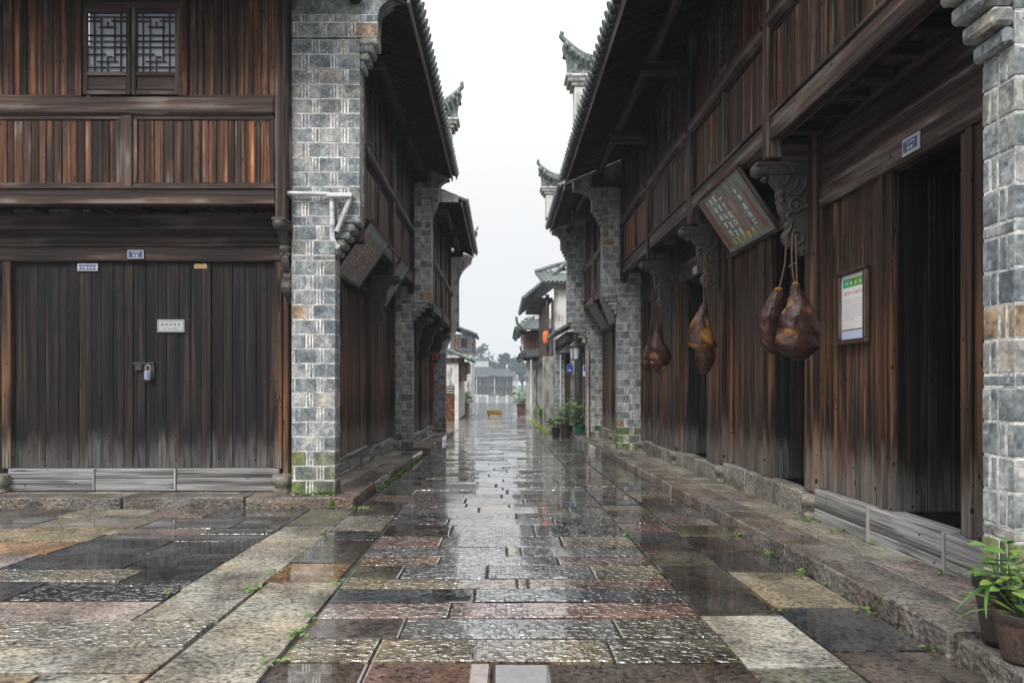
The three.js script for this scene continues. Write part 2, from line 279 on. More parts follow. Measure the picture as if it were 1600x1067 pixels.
// middle strip: the near rows as they lie in the photograph, the rest by chance
const rows = [
  [2.7, 3.05, [['brown', 'flood', -0.3], ['slate', 'flood']]], [3.05, 3.36, [['olive', 'flood', 0.2], ['brown', 'flood']]],
  [3.36, 3.72, [['brown', 'flood', -0.72], ['red', 'flood', -0.05], ['brown', 'flood']]], [3.72, 4.09, [['tan', 'wet', -0.72], ['tan', 'wet', 0.62], ['olive', 'wet']]],
  [4.09, 4.48, [['brown', 'smooth', -0.62], ['grey', 'wet', 0.72], ['olive', 'wet']]], [4.48, 4.82, [['pink', 'wet', -0.35], ['red', 'wet']]],
  [4.82, 5.14, [['slate', 'smooth', -0.2], ['slate', 'film']]], [5.14, 5.43, [['tan', 'wet', 0.12], ['beige', 'wet', 0.2], ['red', 'wet']]],
  [5.43, 5.87, [['olive', 'smooth', -0.82], ['grey', 'film', -0.12], ['grey', 'wet', 0.75], ['tan', 'wet']]], [5.87, 6.19, [['orange', 'wet', -0.55], ['grey', 'film', 0.5], ['red', 'wet']]],
  [6.19, 6.6, [['grey', 'wet', 0.05], ['beige', 'wet', 0.18], ['grey', 'film']]], [6.6, 7.06, [['red', 'wet', -0.6], ['grey', 'film', 0.6], ['tan', 'wet']]],
  [7.06, 7.7, [['dark', 'smooth', -0.55], ['grey', 'film', 0.35], ['slate', 'wet']]], [7.7, 8.1, [['slate', 'wet', -0.62], ['grey', 'film', 0.6], ['brown', 'wet']]],
];
for (const [d0, d1, parts] of rows) { let x = edgeL(d0); parts.forEach(([t, f, e], i) => { const xe = i === parts.length - 1 ? edgeR() : e; slab(street, x, xe, d0, d1, t, f); x = xe; }); }
const RT = ['grey', 'grey', 'dark', 'brown', 'slate', 'pink', 'olive', 'red', 'grey', 'tan', 'dark', 'slate'], RF = ['wet', 'wet', 'smooth', 'wet', 'smooth', 'wet'];
let nSlab = 44;
for (let d = 8.1; d < 59.7;) {
  const h = rr(0.28, 0.46) * (d > 30 ? 1.25 : 1), e = Math.min(59.9, d + h); let x = edgeL(d);
  while (x < 1.3) { let xe = x + rr(0.55, 1.5); if (xe > 0.95) xe = edgeR(); slab(street, x, xe, d, e, pick(RT), d > 8 && rnd() < (d > 11 ? 0.85 : 0.55) ? 'film' : pick(RF), nSlab++ > 290); x = xe; }
  d = e;
}
// files of slabs along the kerbs
let nSide = 0;
const file = (x0, x1, list, dEnd) => { let d = list[0][0]; for (const [a, b, t, f] of list) { slab(sideStrip, x0, x1, a, b, t, f); d = b; nSide++; } while (d < dEnd) { const e = d + rr(0.35, 0.75); slab(sideStrip, x0 + rr(0, 0.014), x1 - rr(0, 0.012), d, e, pick(RT), d > 13 && rnd() < 0.7 ? 'film' : pick(RF), nSide++ > 285); d = e; } };
file(1.315, 1.87, [[2.7, 3.66, 'olive', 'dry'], [3.66, 4.55, 'pale', 'dry'], [4.55, 5.87, 'dark', 'smooth'], [5.87, 6.35, 'olive', 'smooth'], [6.35, 6.8, 'brown', 'smooth'], [6.8, 7.3, 'slate', 'smooth'], [7.3, 7.8, 'red', 'wet'], [7.8, 8.2, 'brown', 'wet']], 42);
file(1.87, 2.48, [[2.7, 3.2, 'grey', 'smooth'], [3.2, 3.88, 'brown', 'smooth'], [3.88, 4.7, 'slate', 'smooth'], [4.7, 5.65, 'tan', 'dry'], [5.65, 6.4, 'slate', 'smooth'], [6.4, 7.1, 'brown', 'smooth'], [7.1, 7.7, 'olive', 'smooth']], 34);
file(-1.87, -1.3, [[5.36, 5.95, 'orange', 'smooth'], [5.95, 6.9, 'dark', 'smooth'], [6.9, 7.4, 'slate', 'smooth'], [7.4, 8.3, 'beige', 'wet'], [8.3, 8.9, 'brown', 'smooth']], 40);
// the lane widens past the last walkways
for (let d = 26.2; d < 59.5;) { const e = Math.min(59.9, d + rr(0.45, 0.8)); for (const [a, b] of [[-3.6, -2.75], [-2.75, -1.88]]) slab(sideStrip, a, b, d, e, pick(RT), 'film', true); if (d > 40) slab(sideStrip, -1.87, -1.36, d, e, pick(RT), 'film', true); if (d > 41.2) slab(sideStrip, 1.88, 2.9, d, e, pick(RT), 'film', true); if (d > 42.5) slab(sideStrip, 1.32, 1.87, d, e, pick(RT), 'film', true); d = e; }
// forecourt
const fc = (x0, x1, d0, d1, t, f) => slab(leftCourt, x0, x1, d0, d1, t, f);
fc(-1.83, -1.235, 2.7, 3.42, 'beige', 'dry'); fc(-1.83, -1.25, 3.42, 5.36, 'pale', 'dry');
fc(-2.4, -1.84, 2.7, 3.3, 'tan', 'dry'); fc(-2.4, -1.84, 3.3, 3.58, 'beige', 'dry');
fc(-2.42, -1.85, 5.12, 7.6, 'pale', 'dry'); fc(-2.46, -1.87, 7.6, 8.82, 'olive', 'dry'); fc(-2.4, -1.84, 4.42, 5.12, 'beige', 'dry');
fc(-3.1, -1.84, 3.58, 3.97, 'pale', 'dry'); fc(-3.4, -1.86, 3.97, 4.42, 'beige', 'wet');
const band = (d0, d1, xs, tf) => { for (let i = 0; i + 1 < xs.length; i++) fc(xs[i], xs[i + 1], d0, d1, ...tf[i % tf.length]); };
band(2.7, 3.58, [-7.4, -5.6, -4.1, -3.1, -2.41], [['tan', 'dry'], ['olive', 'dry'], ['beige', 'dry'], ['tan', 'dry']]);
band(3.58, 3.97, [-7.4, -5.2, -4.0, -3.1], [['beige', 'dry'], ['olive', 'wet'], ['red', 'wet']]);
band(3.97, 4.42, [-7.4, -5.6, -4.4, -3.4], [['olive', 'wet'], ['tan', 'dry'], ['beige', 'wet']]);
band(4.42, 4.85, [-7.4, -5.8, -4.3, -2.41], [['brown', 'wet'], ['pink', 'dry'], ['pink', 'dry']]);
band(4.85, 5.36, [-7.4, -5.6, -3.55, -2.42], [['slate', 'smooth'], ['slate', 'smooth'], ['slate', 'wet']]);
band(5.36, 5.75, [-7.4, -5.9, -4.75, -3.0, -2.43], [['beige', 'dry'], ['tan', 'dry'], ['beige', 'wet'], ['slate', 'smooth']]);
band(5.75, 6.3, [-7.4, -6.1, -4.25, -3.2, -2.43], [['grey', 'dry'], ['pink', 'dry'], ['slate', 'smooth'], ['slate', 'smooth']]);
band(6.3, 6.85, [-7.6, -5.6, -4.2, -3.3, -2.43], [['orange', 'smooth'], ['orange', 'dry'], ['slate', 'smooth'], ['slate', 'smooth']]);
band(6.85, 7.2, [-7.6, -5.9, -4.15, -2.44], [['grey', 'smooth'], ['tan', 'dry'], ['slate', 'smooth']]);
band(7.2, 7.5, [-7.8, -5.7, -4.1, -3.2, -2.45], [['grey', 'smooth'], ['tan', 'dry'], ['red', 'smooth'], ['slate', 'wet']]);
band(7.5, 8.2, [-8, -6.4, -5.3, -4.05, -3.0, -2.46], [['tan', 'dry'], ['grey', 'smooth'], ['tan', 'smooth'], ['slate', 'smooth'], ['slate', 'smooth']]);
band(8.2, 8.82, [-8, -6.6, -5.4, -4.4, -3.6, -2.47], [['olive', 'dry'], ['brown', 'dry'], ['beige', 'dry'], ['red', 'smooth'], ['slate', 'smooth']]);
for (const k of Object.keys(farSlabs)) for (const f of Object.values(farSlabs[k])) { const m = put(f.root, 'distant_slabs', f.l, f.m); m.userData.kind = 'stuff'; }

// ---------- raised walkways ----------
// stones of a walkway run from D0 to D1; top follows the street at height h
function sloped(g, base) { const p = g.attributes.position; for (let i = 0; i < p.count; i++) p.setY(i, p.getY(i) + gy(-p.getZ(i)) - (base ?? 0)); g.computeVertexNormals(); return g; }
const KT = [[0.12, 0.1, 0.084], [0.145, 0.12, 0.1], [0.11, 0.098, 0.086], [0.125, 0.094, 0.078]];
function walkway(label, s, D0, D1, Xk, Xb, h, o = {}) {
  const g = struct('raised_walkway', label, 'walkway'), Xm = Xk + 0.42;
  let d = D0;
  for (const L of o.stones ?? []) { put(g, 'kerb_stone', sloped(cbox(s * Xk, s * Xm, -0.04, h, -d - 0.008, -d - L + 0.008, 0.014, { uv: [2, 2], jit: 0.006 })), stone(pick(KT), 'dry')); d += L; }
  while (d < D1 - 0.05) { const L = D1 - d < 2 ? D1 - d : rr(1.0, 1.7), e = rr(-0.012, 0.012); put(g, 'kerb_stone', sloped(cbox(s * (Xk + e), s * Xm, -0.04, h + rr(-0.005, 0.005), -d - 0.011, -d - L + 0.011, 0.018, { uv: [2, 2], jit: 0.008 })), stone(pick(KT), pick(['dry', 'smooth', 'dry']))); d += L; }
  for (d = D0; d < D1 - 0.05;) { const L = D1 - d < 1.2 ? D1 - d : rr(0.5, 1.1); put(g, 'floor_slab', sloped(cbox(s * (Xm + 0.01), s * Xb, -0.04, h - 0.004, -d - 0.005, -d - L + 0.005, 0.008, { uv: [2, 2], jit: 0.003 })), stone(pick([TONE.beige, TONE.pink, TONE.beige, TONE.pale]), 'dry')); d += L; }
  return g;
}
seedAt(991);
const wl = walkway('raised stone walkway under the eaves past the corner brick pier', -1, 9.3, 16.5, 1.92, 2.95, 0.15);
// the front run of the same walkway, facing the forecourt
for (const [a, b] of [[-1.92, -2.22], [-2.22, -3.35], [-3.35, -4.95], [-4.95, -6.6], [-6.6, -8.2]]) put(wl, 'kerb_stone', sloped(cbox(a - 0.006, b + 0.006, -0.04, 0.135, -8.87, -9.29, 0.014, { uv: [2, 2], jit: 0.007 })), stone(pick(KT), 'dry'));
for (const [a, b] of [[-2.2, -3.6], [-3.6, -5.2], [-5.2, -6.7], [-6.7, -8.2]]) put(wl, 'floor_slab', sloped(cbox(a - 0.005, b + 0.005, -0.04, 0.132, -9.3, -10, 0.008, { uv: [2, 2] })), stone(TONE.pale, 'dry'));
walkway('short raised walkway before the second house past the corner pier', -1, 17.2, 26, 1.84, 2.9, 0.17);
walkway('raised stone walkway below the hanging hams', 1, 3.82, 15.3, 2.5, 3.5, 0.145, { stones: [0.5, 1.7, 1.75, 0.8] });
walkway('raised walkway leading to the cluster of potted plants', 1, 15.75, 23.5, 2.36, 3.4, 0.16);
walkway('low mossy walkway before the distant houses with the orange lantern', 1, 27, 41, 1.9, 3.2, 0.12);
{ // rough step blocks in the corner under the flower pots
  const g = struct('corner_step', 'rough stone blocks stepping up in the corner under the flower pots', 'step');
  for (const [x0, x1, z0, z1, h] of [[2.52, 2.9, 3.28, 3.8, 0.12], [2.91, 3.6, 3.2, 3.79, 0.13], [2.6, 3.3, 2.7, 3.19, 0.1]]) put(g, 'step_block', sloped(cbox(x0, x1, -0.05, h, -z0, -z1, 0.02, { uv: [2, 2], jit: 0.012 })), stone(pick(KT), 'dry'));
  put(g, 'step_block', sloped(cbox(3.52, 4.6, -0.05, 0.13, -3.82, -5.2, 0.02, { uv: [2, 2] })), stone(KT[0], 'dry'));
}
// ---------- facade coordinates: a along the facade, y up, n out of it ----------
const side = (s, X) => ({ s, X }), front = (D) => ({ D });
function fbox(F, a0, a1, y0, y1, n0, n1, c, o = {}) {
  const gr = o.grain ?? 'y';
  if (F.D !== undefined) return cbox(a0, a1, y0, y1, -F.D + n0, -F.D + n1, c, { ...o, grain: { a: 'x', y: 'y', n: 'z' }[gr] });
  return cbox(F.s * (F.X - n0), F.s * (F.X - n1), y0, y1, -a0, -a1, c, { ...o, grain: { a: 'z', y: 'y', n: 'x' }[gr] });
}
const fpt = (F, a, y, n) => F.D !== undefined ? [a, y, -F.D + n] : [F.s * (F.X - n), y, -a];
const fturn = (F) => F.D !== undefined ? -Math.PI / 2 : F.s > 0 ? Math.PI : 0;   // turns local +x to the facade's outward side
const wb = (m) => ({ uv: m.userData.uv });
function fput(parent, name, F, a0, a1, y0, y1, n0, n1, m, o = {}) { return put(parent, name, fbox(F, a0, a1, y0, y1, n0, n1, o.c ?? 0.007, { ...wb(m), ...o }), m, o.label); }
function boards(parent, F, a0, a1, y0, y1, n0, th, bw, mats, o = {}) {
  const n = Math.max(1, Math.round(Math.abs(a1 - a0) / bw)), cuts = [a0];
  for (let i = 1; i < n; i++) cuts.push(mix(a0, a1, (i + rr(-0.22, 0.22)) / n)); cuts.push(a1);
  for (let i = 0; i < n; i++) { const m = pick(mats), e = rr(0, 0.009); fput(parent, 'board', F, cuts[i] + (o.bg ?? 0.003), cuts[i + 1] - (o.bg ?? 0.003), y0, y1, n0, n0 + th + e, m, { c: o.bc ?? 0.008, absv: o.base !== undefined ? [o.base] : undefined }); }
}
// framed boarding: the frame is the part, its boards the pieces
function panel(parent, name, F, a0, a1, y0, y1, n0, bw, mats, o = {}) {
  const fw = o.fw ?? 0.05, m = o.fm ?? pick(BEAM), g = [];
  const add = (...q) => g.push(fbox(F, ...q, 0.006, { ...wb(m), grain: Math.abs(q[1] - q[0]) > Math.abs(q[3] - q[2]) ? 'a' : 'y' }));
  const t = o.ft ?? 0.03;
  add(a0, a1, y0, y0 + fw, n0, n0 + t); add(a0, a1, y1 - fw, y1, n0, n0 + t); add(a0, a0 + fw, y0 + fw, y1 - fw, n0, n0 + t); add(a1 - fw, a1, y0 + fw, y1 - fw, n0, n0 + t);
  const p = put(parent, name, g, m);
  boards(p, F, a0 + fw, a1 - fw, y0 + fw, y1 - fw, n0 - 0.03, 0.035, bw, mats, o); return p;
}
function doorPanel(parent, F, d0, d1, y0, y1, n0, mats, o = {}) {
  const m = BEAM[2], p = put(parent, 'door_panel', fbox(F, d0, d1, y0 + 0.02, y1 - 0.02, n0 - 0.05, n0 - 0.032, 0.004, { ...wb(m), grain: 'a' }), m);
  boards(p, F, d0, d1, y0, y1, n0 - 0.03, 0.03, o.bw ?? 0.132, mats, { base: y0, bc: 0.005, bg: 0.0015 }); return p;
}
const BARS = [[0, 0.16, 1, 0, 0], [0, 0.84, 1, 0, 0], [0.34, 0.16, 0.84, 0, 1], [0.66, 0.16, 0.84, 0, 1]];
function lattice(parent, F, a0, a1, y0, y1, n, dense = true, fm) {   // one sash: frame, panel below, fretwork and paper behind
  const m = fm ?? BEAM[1], fw = 0.055, yp = y0 + 0.3, g = [], add = (...q) => g.push(fbox(F, ...q, 0.005, { ...wb(m), grain: Math.abs(q[1] - q[0]) > Math.abs(q[3] - q[2]) ? 'a' : 'y' }));
  add(a0, a0 + fw, y0, y1, n, n + 0.05); add(a1 - fw, a1, y0, y1, n, n + 0.05); add(a0 + fw, a1 - fw, y0, y0 + fw, n, n + 0.048); add(a0 + fw, a1 - fw, y1 - fw, y1, n, n + 0.048); add(a0 + fw, a1 - fw, yp - fw, yp, n, n + 0.048);
  const w = put(parent, 'window', g, m);
  fput(w, 'lower_panel', F, a0 + fw + 0.002, a1 - fw - 0.002, y0 + fw + 0.002, yp - fw - 0.002, n, n + 0.03, m, { grain: 'a', c: 0.015 });
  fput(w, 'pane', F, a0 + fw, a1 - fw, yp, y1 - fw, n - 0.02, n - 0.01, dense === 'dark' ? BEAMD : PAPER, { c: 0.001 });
  const A = (u) => mix(a0 + fw, a1 - fw, u), Y = (v) => mix(yp, y1 - fw, v), b = 0.014;
  const H = (u0, u1, v) => fput(w, 'lattice_bar', F, A(u0), A(u1), Y(v) - b / 2, Y(v) + b / 2, n + 0.005, n + 0.03, m, { grain: 'a', c: 0.002 });
  const V = (u, v0, v1) => fput(w, 'lattice_bar', F, A(u) - b / 2, A(u) + b / 2, Y(v0), Y(v1), n + 0.003, n + 0.028, m, { c: 0.002 });
  if (dense === 'dark') { V(0.3, 0, 1); V(0.68, 0, 1); for (const v of [0.08, 0.2, 0.32, 0.44, 0.56, 0.68, 0.8, 0.92]) H(0, 1, v); return w; }
  for (const u of [0.16, 0.84]) V(u, 0, 1);
  V(0.34, 0, 0.93); V(0.68, 0.18, 0.93); V(0.5, 0, 0.26); V(0.5, 0.74, 0.86);
  H(0, 0.46, 0.085); H(0.54, 1, 0.085); H(0.22, 0.76, 0.18); H(0, 0.46, 0.3); H(0.68, 1, 0.3); H(0, 1, 0.42); H(0, 1, 0.52); H(0, 1, 0.62); H(0.28, 0.72, 0.76); H(0, 0.34, 0.86); H(0.6, 1, 0.86); H(0, 1, 0.93); H(0.5, 0.62, 0.26);
  return w;
}
// ---------- carved bracket: an S scroll under a cap block, built outwards (+x) from the column, then turned ----------
function bracketParts() {
  const th = 0.11, out = { cap: [], panel: null, scroll: [] };
  out.cap.push(cbox(-0.02, 0.58, -0.13, 0, -0.08, 0.08, 0.02)); out.cap.push(cbox(-0.02, 0.62, -0.03, 0.02, -0.095, 0.095, 0.012));
  for (const z of [-0.082, 0.082]) { for (let i = 0; i < 4; i++) out.cap.push(tube([[0.04 + i * 0.13, -0.1, z], [0.08 + i * 0.13, -0.045, z], [0.13 + i * 0.13, -0.09, z], [0.16 + i * 0.13, -0.05, z]], 0.012, 10, 5)); }
  out.cap.push(plain(new THREE.SphereGeometry(0.085, 12, 8)).applyMatrix4(new THREE.Matrix4().makeTranslation(0.58, -0.075, 0)));
  out.cap.push(plain(new THREE.SphereGeometry(0.05, 10, 7)).applyMatrix4(new THREE.Matrix4().makeTranslation(0.5, -0.16, 0)));
  const sh = new THREE.Shape(); sh.moveTo(0, -0.12); sh.lineTo(0.46, -0.12); sh.quadraticCurveTo(0.4, -0.24, 0.33, -0.3); sh.quadraticCurveTo(0.36, -0.36, 0.31, -0.42); sh.bezierCurveTo(0.36, -0.5, 0.28, -0.62, 0.2, -0.66);
  sh.quadraticCurveTo(0.27, -0.7, 0.22, -0.76); sh.bezierCurveTo(0.32, -0.82, 0.28, -0.97, 0.14, -0.98); sh.quadraticCurveTo(0.1, -1.02, 0.05, -1.06); sh.lineTo(0, -1.04);
  const eg = plain(new THREE.ExtrudeGeometry(sh, { depth: th - 0.03, bevelSize: 0.012, bevelThickness: 0.015, bevelSegments: 2, curveSegments: 5 })); eg.translate(0, 0, -(th - 0.03) / 2); out.panel = eg;
  const spiral = (cx, cy, r, a0, turns, dir) => { const p = []; for (let i = 0; i <= 22; i++) { const t = i / 22, a = a0 + dir * t * turns * 6.283, q = r * (1 - 0.82 * t); p.push([cx + q * Math.cos(a), cy + q * Math.sin(a)]); } return p; };
  for (const z of [-0.06, 0.06]) {
    const up = spiral(0.135, -0.5, 0.12, Math.PI, 1.35, -1), dn = spiral(0.14, -0.85, 0.115, 0, 1.35, -1);
    out.scroll.push(tube([...dn].reverse().concat([[0.2, -0.72], [0.25, -0.6]], up).map(([x, y]) => [x, y, z]), 0.02, 90, 6));
    out.scroll.push(tube([[0.02, -0.18], [0.05, -0.3], [0.14, -0.37], [0.24, -0.34]].map(([x, y]) => [x, y, z]), 0.018, 12, 5));
    out.scroll.push(tube([[0.12, -0.16], [0.14, -0.25], [0.2, -0.32]].map(([x, y]) => [x, y, z]), 0.014, 10, 5));
    out.scroll.push(tube([[0.22, -0.14], [0.26, -0.22], [0.31, -0.26], [0.38, -0.2]].map(([x, y]) => [x, y, z]), 0.018, 12, 5));
    for (const [x, y, r] of [[0.31, -0.34, 0.045], [0.31, -0.43, 0.04], [0.2, -0.68, 0.045], [0.135, -0.5, 0.04], [0.14, -0.85, 0.04], [0.06, -1.0, 0.035]]) out.scroll.push(plain(new THREE.SphereGeometry(r, 9, 7)).applyMatrix4(new THREE.Matrix4().makeTranslation(x, y, z * 0.75)));
  }
  return { cap: mergeGeometries(out.cap), panel: out.panel, scroll: mergeGeometries(out.scroll) };
}
const BR = bracketParts();
function bracket(parent, F, a, y, n, k = 1) {
  const p = fpt(F, a, y, n), t = fturn(F), m = place(parent, 'carved_bracket', BR.panel, CARVE, ...p, t, k);
  for (const [nm, g] of [['cap_block', BR.cap], ['scroll_relief', BR.scroll]]) { const q = new THREE.Mesh(g, CARVE); q.name = nm; q.castShadow = q.receiveShadow = true; m.add(q); }
  return m;
}
// stone drum under a column
const drumG = plain(new THREE.LatheGeometry([[0.001, 0], [0.115, 0], [0.12, 0.04], [0.105, 0.07], [0.1, 0.1], [0.135, 0.13], [0.15, 0.19], [0.14, 0.25], [0.12, 0.275], [0.001, 0.28]].map((p) => new THREE.Vector2(...p)), 14));
const DRUM = stone([0.22, 0.2, 0.17], 'rough');
const drum = (parent, F, a, y, n, k = 1) => place(parent, 'column_base', drumG, DRUM, ...fpt(F, a, y, n), 0, [k, k, k]);

// ---------- tiled roofs ----------
// a run of cover tiles down the slope: overlapping half barrels, a round end and the drip lip of the pan beside it; built along +x (up the slope)
function tileRun(len, pitch) {
  const g = [], n = Math.max(2, Math.round(len / 0.3)), r = 0.062;
  for (let i = 0; i < n; i++) { const c = plain(new THREE.CylinderGeometry(r * 0.9, r, len / n + 0.03, 7, 1, true, -Math.PI / 2, Math.PI)); c.rotateZ(-Math.PI / 2); c.rotateX(-Math.PI / 2); c.translate((i + 0.5) * len / n, 0.03, 0); g.push(c); }
  const cap = plain(new THREE.CylinderGeometry(r * 1.08, r * 1.08, 0.03, 10)); cap.rotateZ(Math.PI / 2); cap.translate(-0.02, 0.045, 0); g.push(cap);
  g.push(cbox(0, len, -0.005, 0.02, -0.11, 0.11, 0.004));
  const lip = cbox(-0.02, 0.0, -0.055, 0.015, 0.055, 0.165, 0.004); g.push(lip);
  const m = mergeGeometries(g); m.rotateZ(Math.atan(pitch)); return m;
}
// a lean of roof over a side facade: from the eave (Xe, Ye) up to Xr; s is the side of the street
function sideRoof(house, s, D0, D1, Xe, Ye, Xr, pitch, o = {}) {
  const L = (Xr - Xe) * Math.sqrt(1 + pitch * pitch), Yr = Ye + (Xr - Xe) * pitch, mid = (D0 + D1) / 2;


  const th = 0.03, bd = [], U = [], uvq = (a) => { for (const p of a) { bd.push(...p[0]); U.push(...p[1]); } };
  const A = (x, d, up) => [[s * x, Ye + (x - Xe) * pitch + 0.1 + up, -d], [(d) / 1, x / 2.5]];
  for (const up of [0, th]) { const a = A(Xe - 0.02, D0, up), b = A(Xr, D0, up), c = A(Xr, D1, up), e = A(Xe - 0.02, D1, up); uvq([a, b, c, a, c, e]); }
  { const e = [A(Xe - 0.02, D0, 0), A(Xe - 0.02, D0, th), A(Xe - 0.02, D1, th), A(Xe - 0.02, D1, 0)]; uvq([e[0], e[1], e[2], e[0], e[2], e[3]]); for (const d of [D0, D1]) { const f = [A(Xe - 0.02, d, 0), A(Xr, d, 0), A(Xr, d, th), A(Xe - 0.02, d, th)]; uvq([f[0], f[1], f[2], f[0], f[2], f[3]]); } }
  const roof = put(house, 'roof', rawGeo(bd, U), BEAMD);
  const step = o.step ?? 0.22, tl = tileRun(o.tl ?? Math.min(L, 2.6), pitch), n = Math.floor((D1 - D0) / step);
  for (let i = 0; i < n; i++) { const d = D0 + (i + 0.5) * (D1 - D0) / n; const t = place(roof, 'tile_row', tl, TILE, s * (Xe - 0.12), Ye + 0.1 + rr(-0.012, 0.012), -d, s > 0 ? 0 : Math.PI); t.rotation.z += rr(-0.008, 0.008); }
  // fascia under the tile lips, rafters, eave purlin
  put(roof, 'fascia', cbox(s * (Xe - 0.035), s * Xe, Ye - 0.01, Ye + 0.085, -D0, -D1, 0.004, { grain: 'z', uv: [1, 2.5] }), o.fascia ?? FASCIA);
  const rs = o.rafter ?? 0.24, nr = Math.floor((D1 - D0) / rs), len = Math.min(L, o.rl ?? 1.9), rg = cbox(0, len, 0, 0.07, -0.03, 0.03, 0.004, { grain: 'x', uv: [1, 2.5] }); rg.rotateZ(Math.atan(pitch));
  for (let i = 0; i < nr; i++) place(roof, 'rafter', rg, BEAM[2], s * (Xe + 0.02), Ye + 0.02, -(D0 + (i + 0.5) * rs), s > 0 ? 0 : Math.PI);
  if (o.purlin) { const [X, Y, r] = o.purlin; put(roof, 'eave_purlin', rod([s * X, Y, -D0], [s * X, Y, -D1], r, r, 10), BEAM[0]); }
  return roof;
}
const FASCIA = std({ map: W5.map, color: lin(1.1, 1.0, 0.97), roughness: 0.7 }, [1, 2.5]);

// ---------- brick piers ----------
// prof(y): [outer edge, inner edge] as distances from the middle of the street; bricks laid as stretchers between pairs of thin headers
function brickPier(t, s, D, th, y0, y1, prof, o = {}) {
  const ch = o.ch ?? 0.195, core = [], mats = o.mats ?? BRICK, yb = o.mossTo ?? -9; let k = 0, x = 0;
  for (let y = y0; y < y1 - 0.03; k++) {
    const thin = o.thin && o.thin.some((q) => Math.abs(q - k) < 0.5), h = Math.min(thin ? 0.075 : ch, y1 - y), [xo, xi] = prof(y + h / 2);
    const widths = [], tot = xi - xo; let w = 0, i = k % 2 ? 1 : 0;
    const seq = thin ? [0.3, 0.3] : [0.3, 0.042, 0.042, 0.3];
    if (!thin) { const first = k % 2 ? 0.16 : 0.3; widths.push(first); w = first; let j = 1; while (w < tot - 0.02) { const q = Math.min([0.3, 0.042, 0.042][j % 3], tot - w); widths.push(q); w += q; j++; } } else while (w < tot - 0.01) { const q = Math.min(0.3, tot - w); widths.push(q); w += q; }
    let cx = xo; const gap = o.gap ?? 0.0105;
    const n = widths.length;
    widths.forEach((q, j) => {
      const last = j === 0, m = y < yb && rnd() < 1 - 1.2 * (y - y0) ? pick(BRICKMOSS) : rnd() < 0.022 ? BRICKTAN : pick(mats), e = rr(-0.002, 0.003), yy0 = y + gap * 0.7, yy1 = y + h - gap * 0.7;
      const cut = o.sideCut && last && !thin ? (k % 2 ? [0, 0.13, 0.19, th] : [0, 0.06, 0.12, th]) : [0, th];
      for (let c = 0; c + 1 < cut.length; c++) put(t, 'brick', cbox(s * (cx + (j ? gap * 0.7 : -e)), s * (cx + q - (j < n - 1 ? gap * 0.7 : 0)), yy0, yy1, -D + (c ? -cut[c] - gap * 0.6 : e), -D - cut[c + 1] + (c + 2 < cut.length ? gap * 0.6 : 0), 0.006, { uv: [1, 1], jit: 0.0015 }), m);
      cx += q;
    });
    core.push(cbox(s * (xo + 0.004), s * (xi - 0.005), y, y + h, -D - 0.003, -D - th + 0.006, 0.001, { uv: [0.6, 0.6] }));
    y += h;
  }
  put(t, 'mortar', core, MORTAR);
}
// corbel courses: stepped bricks with pale splayed ends
function corbel(t, s, D, th, y0, y1, x0, x1, xi, n, mats = BRICK) {
  brickPier(t, s, D, th, y0, y1, () => [x0, xi], { mats });
  for (let i = 0; i < n; i++) { const a = y0 + (y1 - y0) * i / n, b = y0 + (y1 - y0) * (i + 1) / n, x = mix(x0, x1, (i + 1) / n), g = cbox(s * x, s * (x0 - 0.002), a + 0.004, b - 0.004, -D + 0.014, -D - th - 0.004, 0.02, { uv: [1, 1] }); put(t, 'corbel_brick', g, i % 2 ? CORB : pick(mats)); }
}
const CORB = brickM([0.3, 0.29, 0.26]);
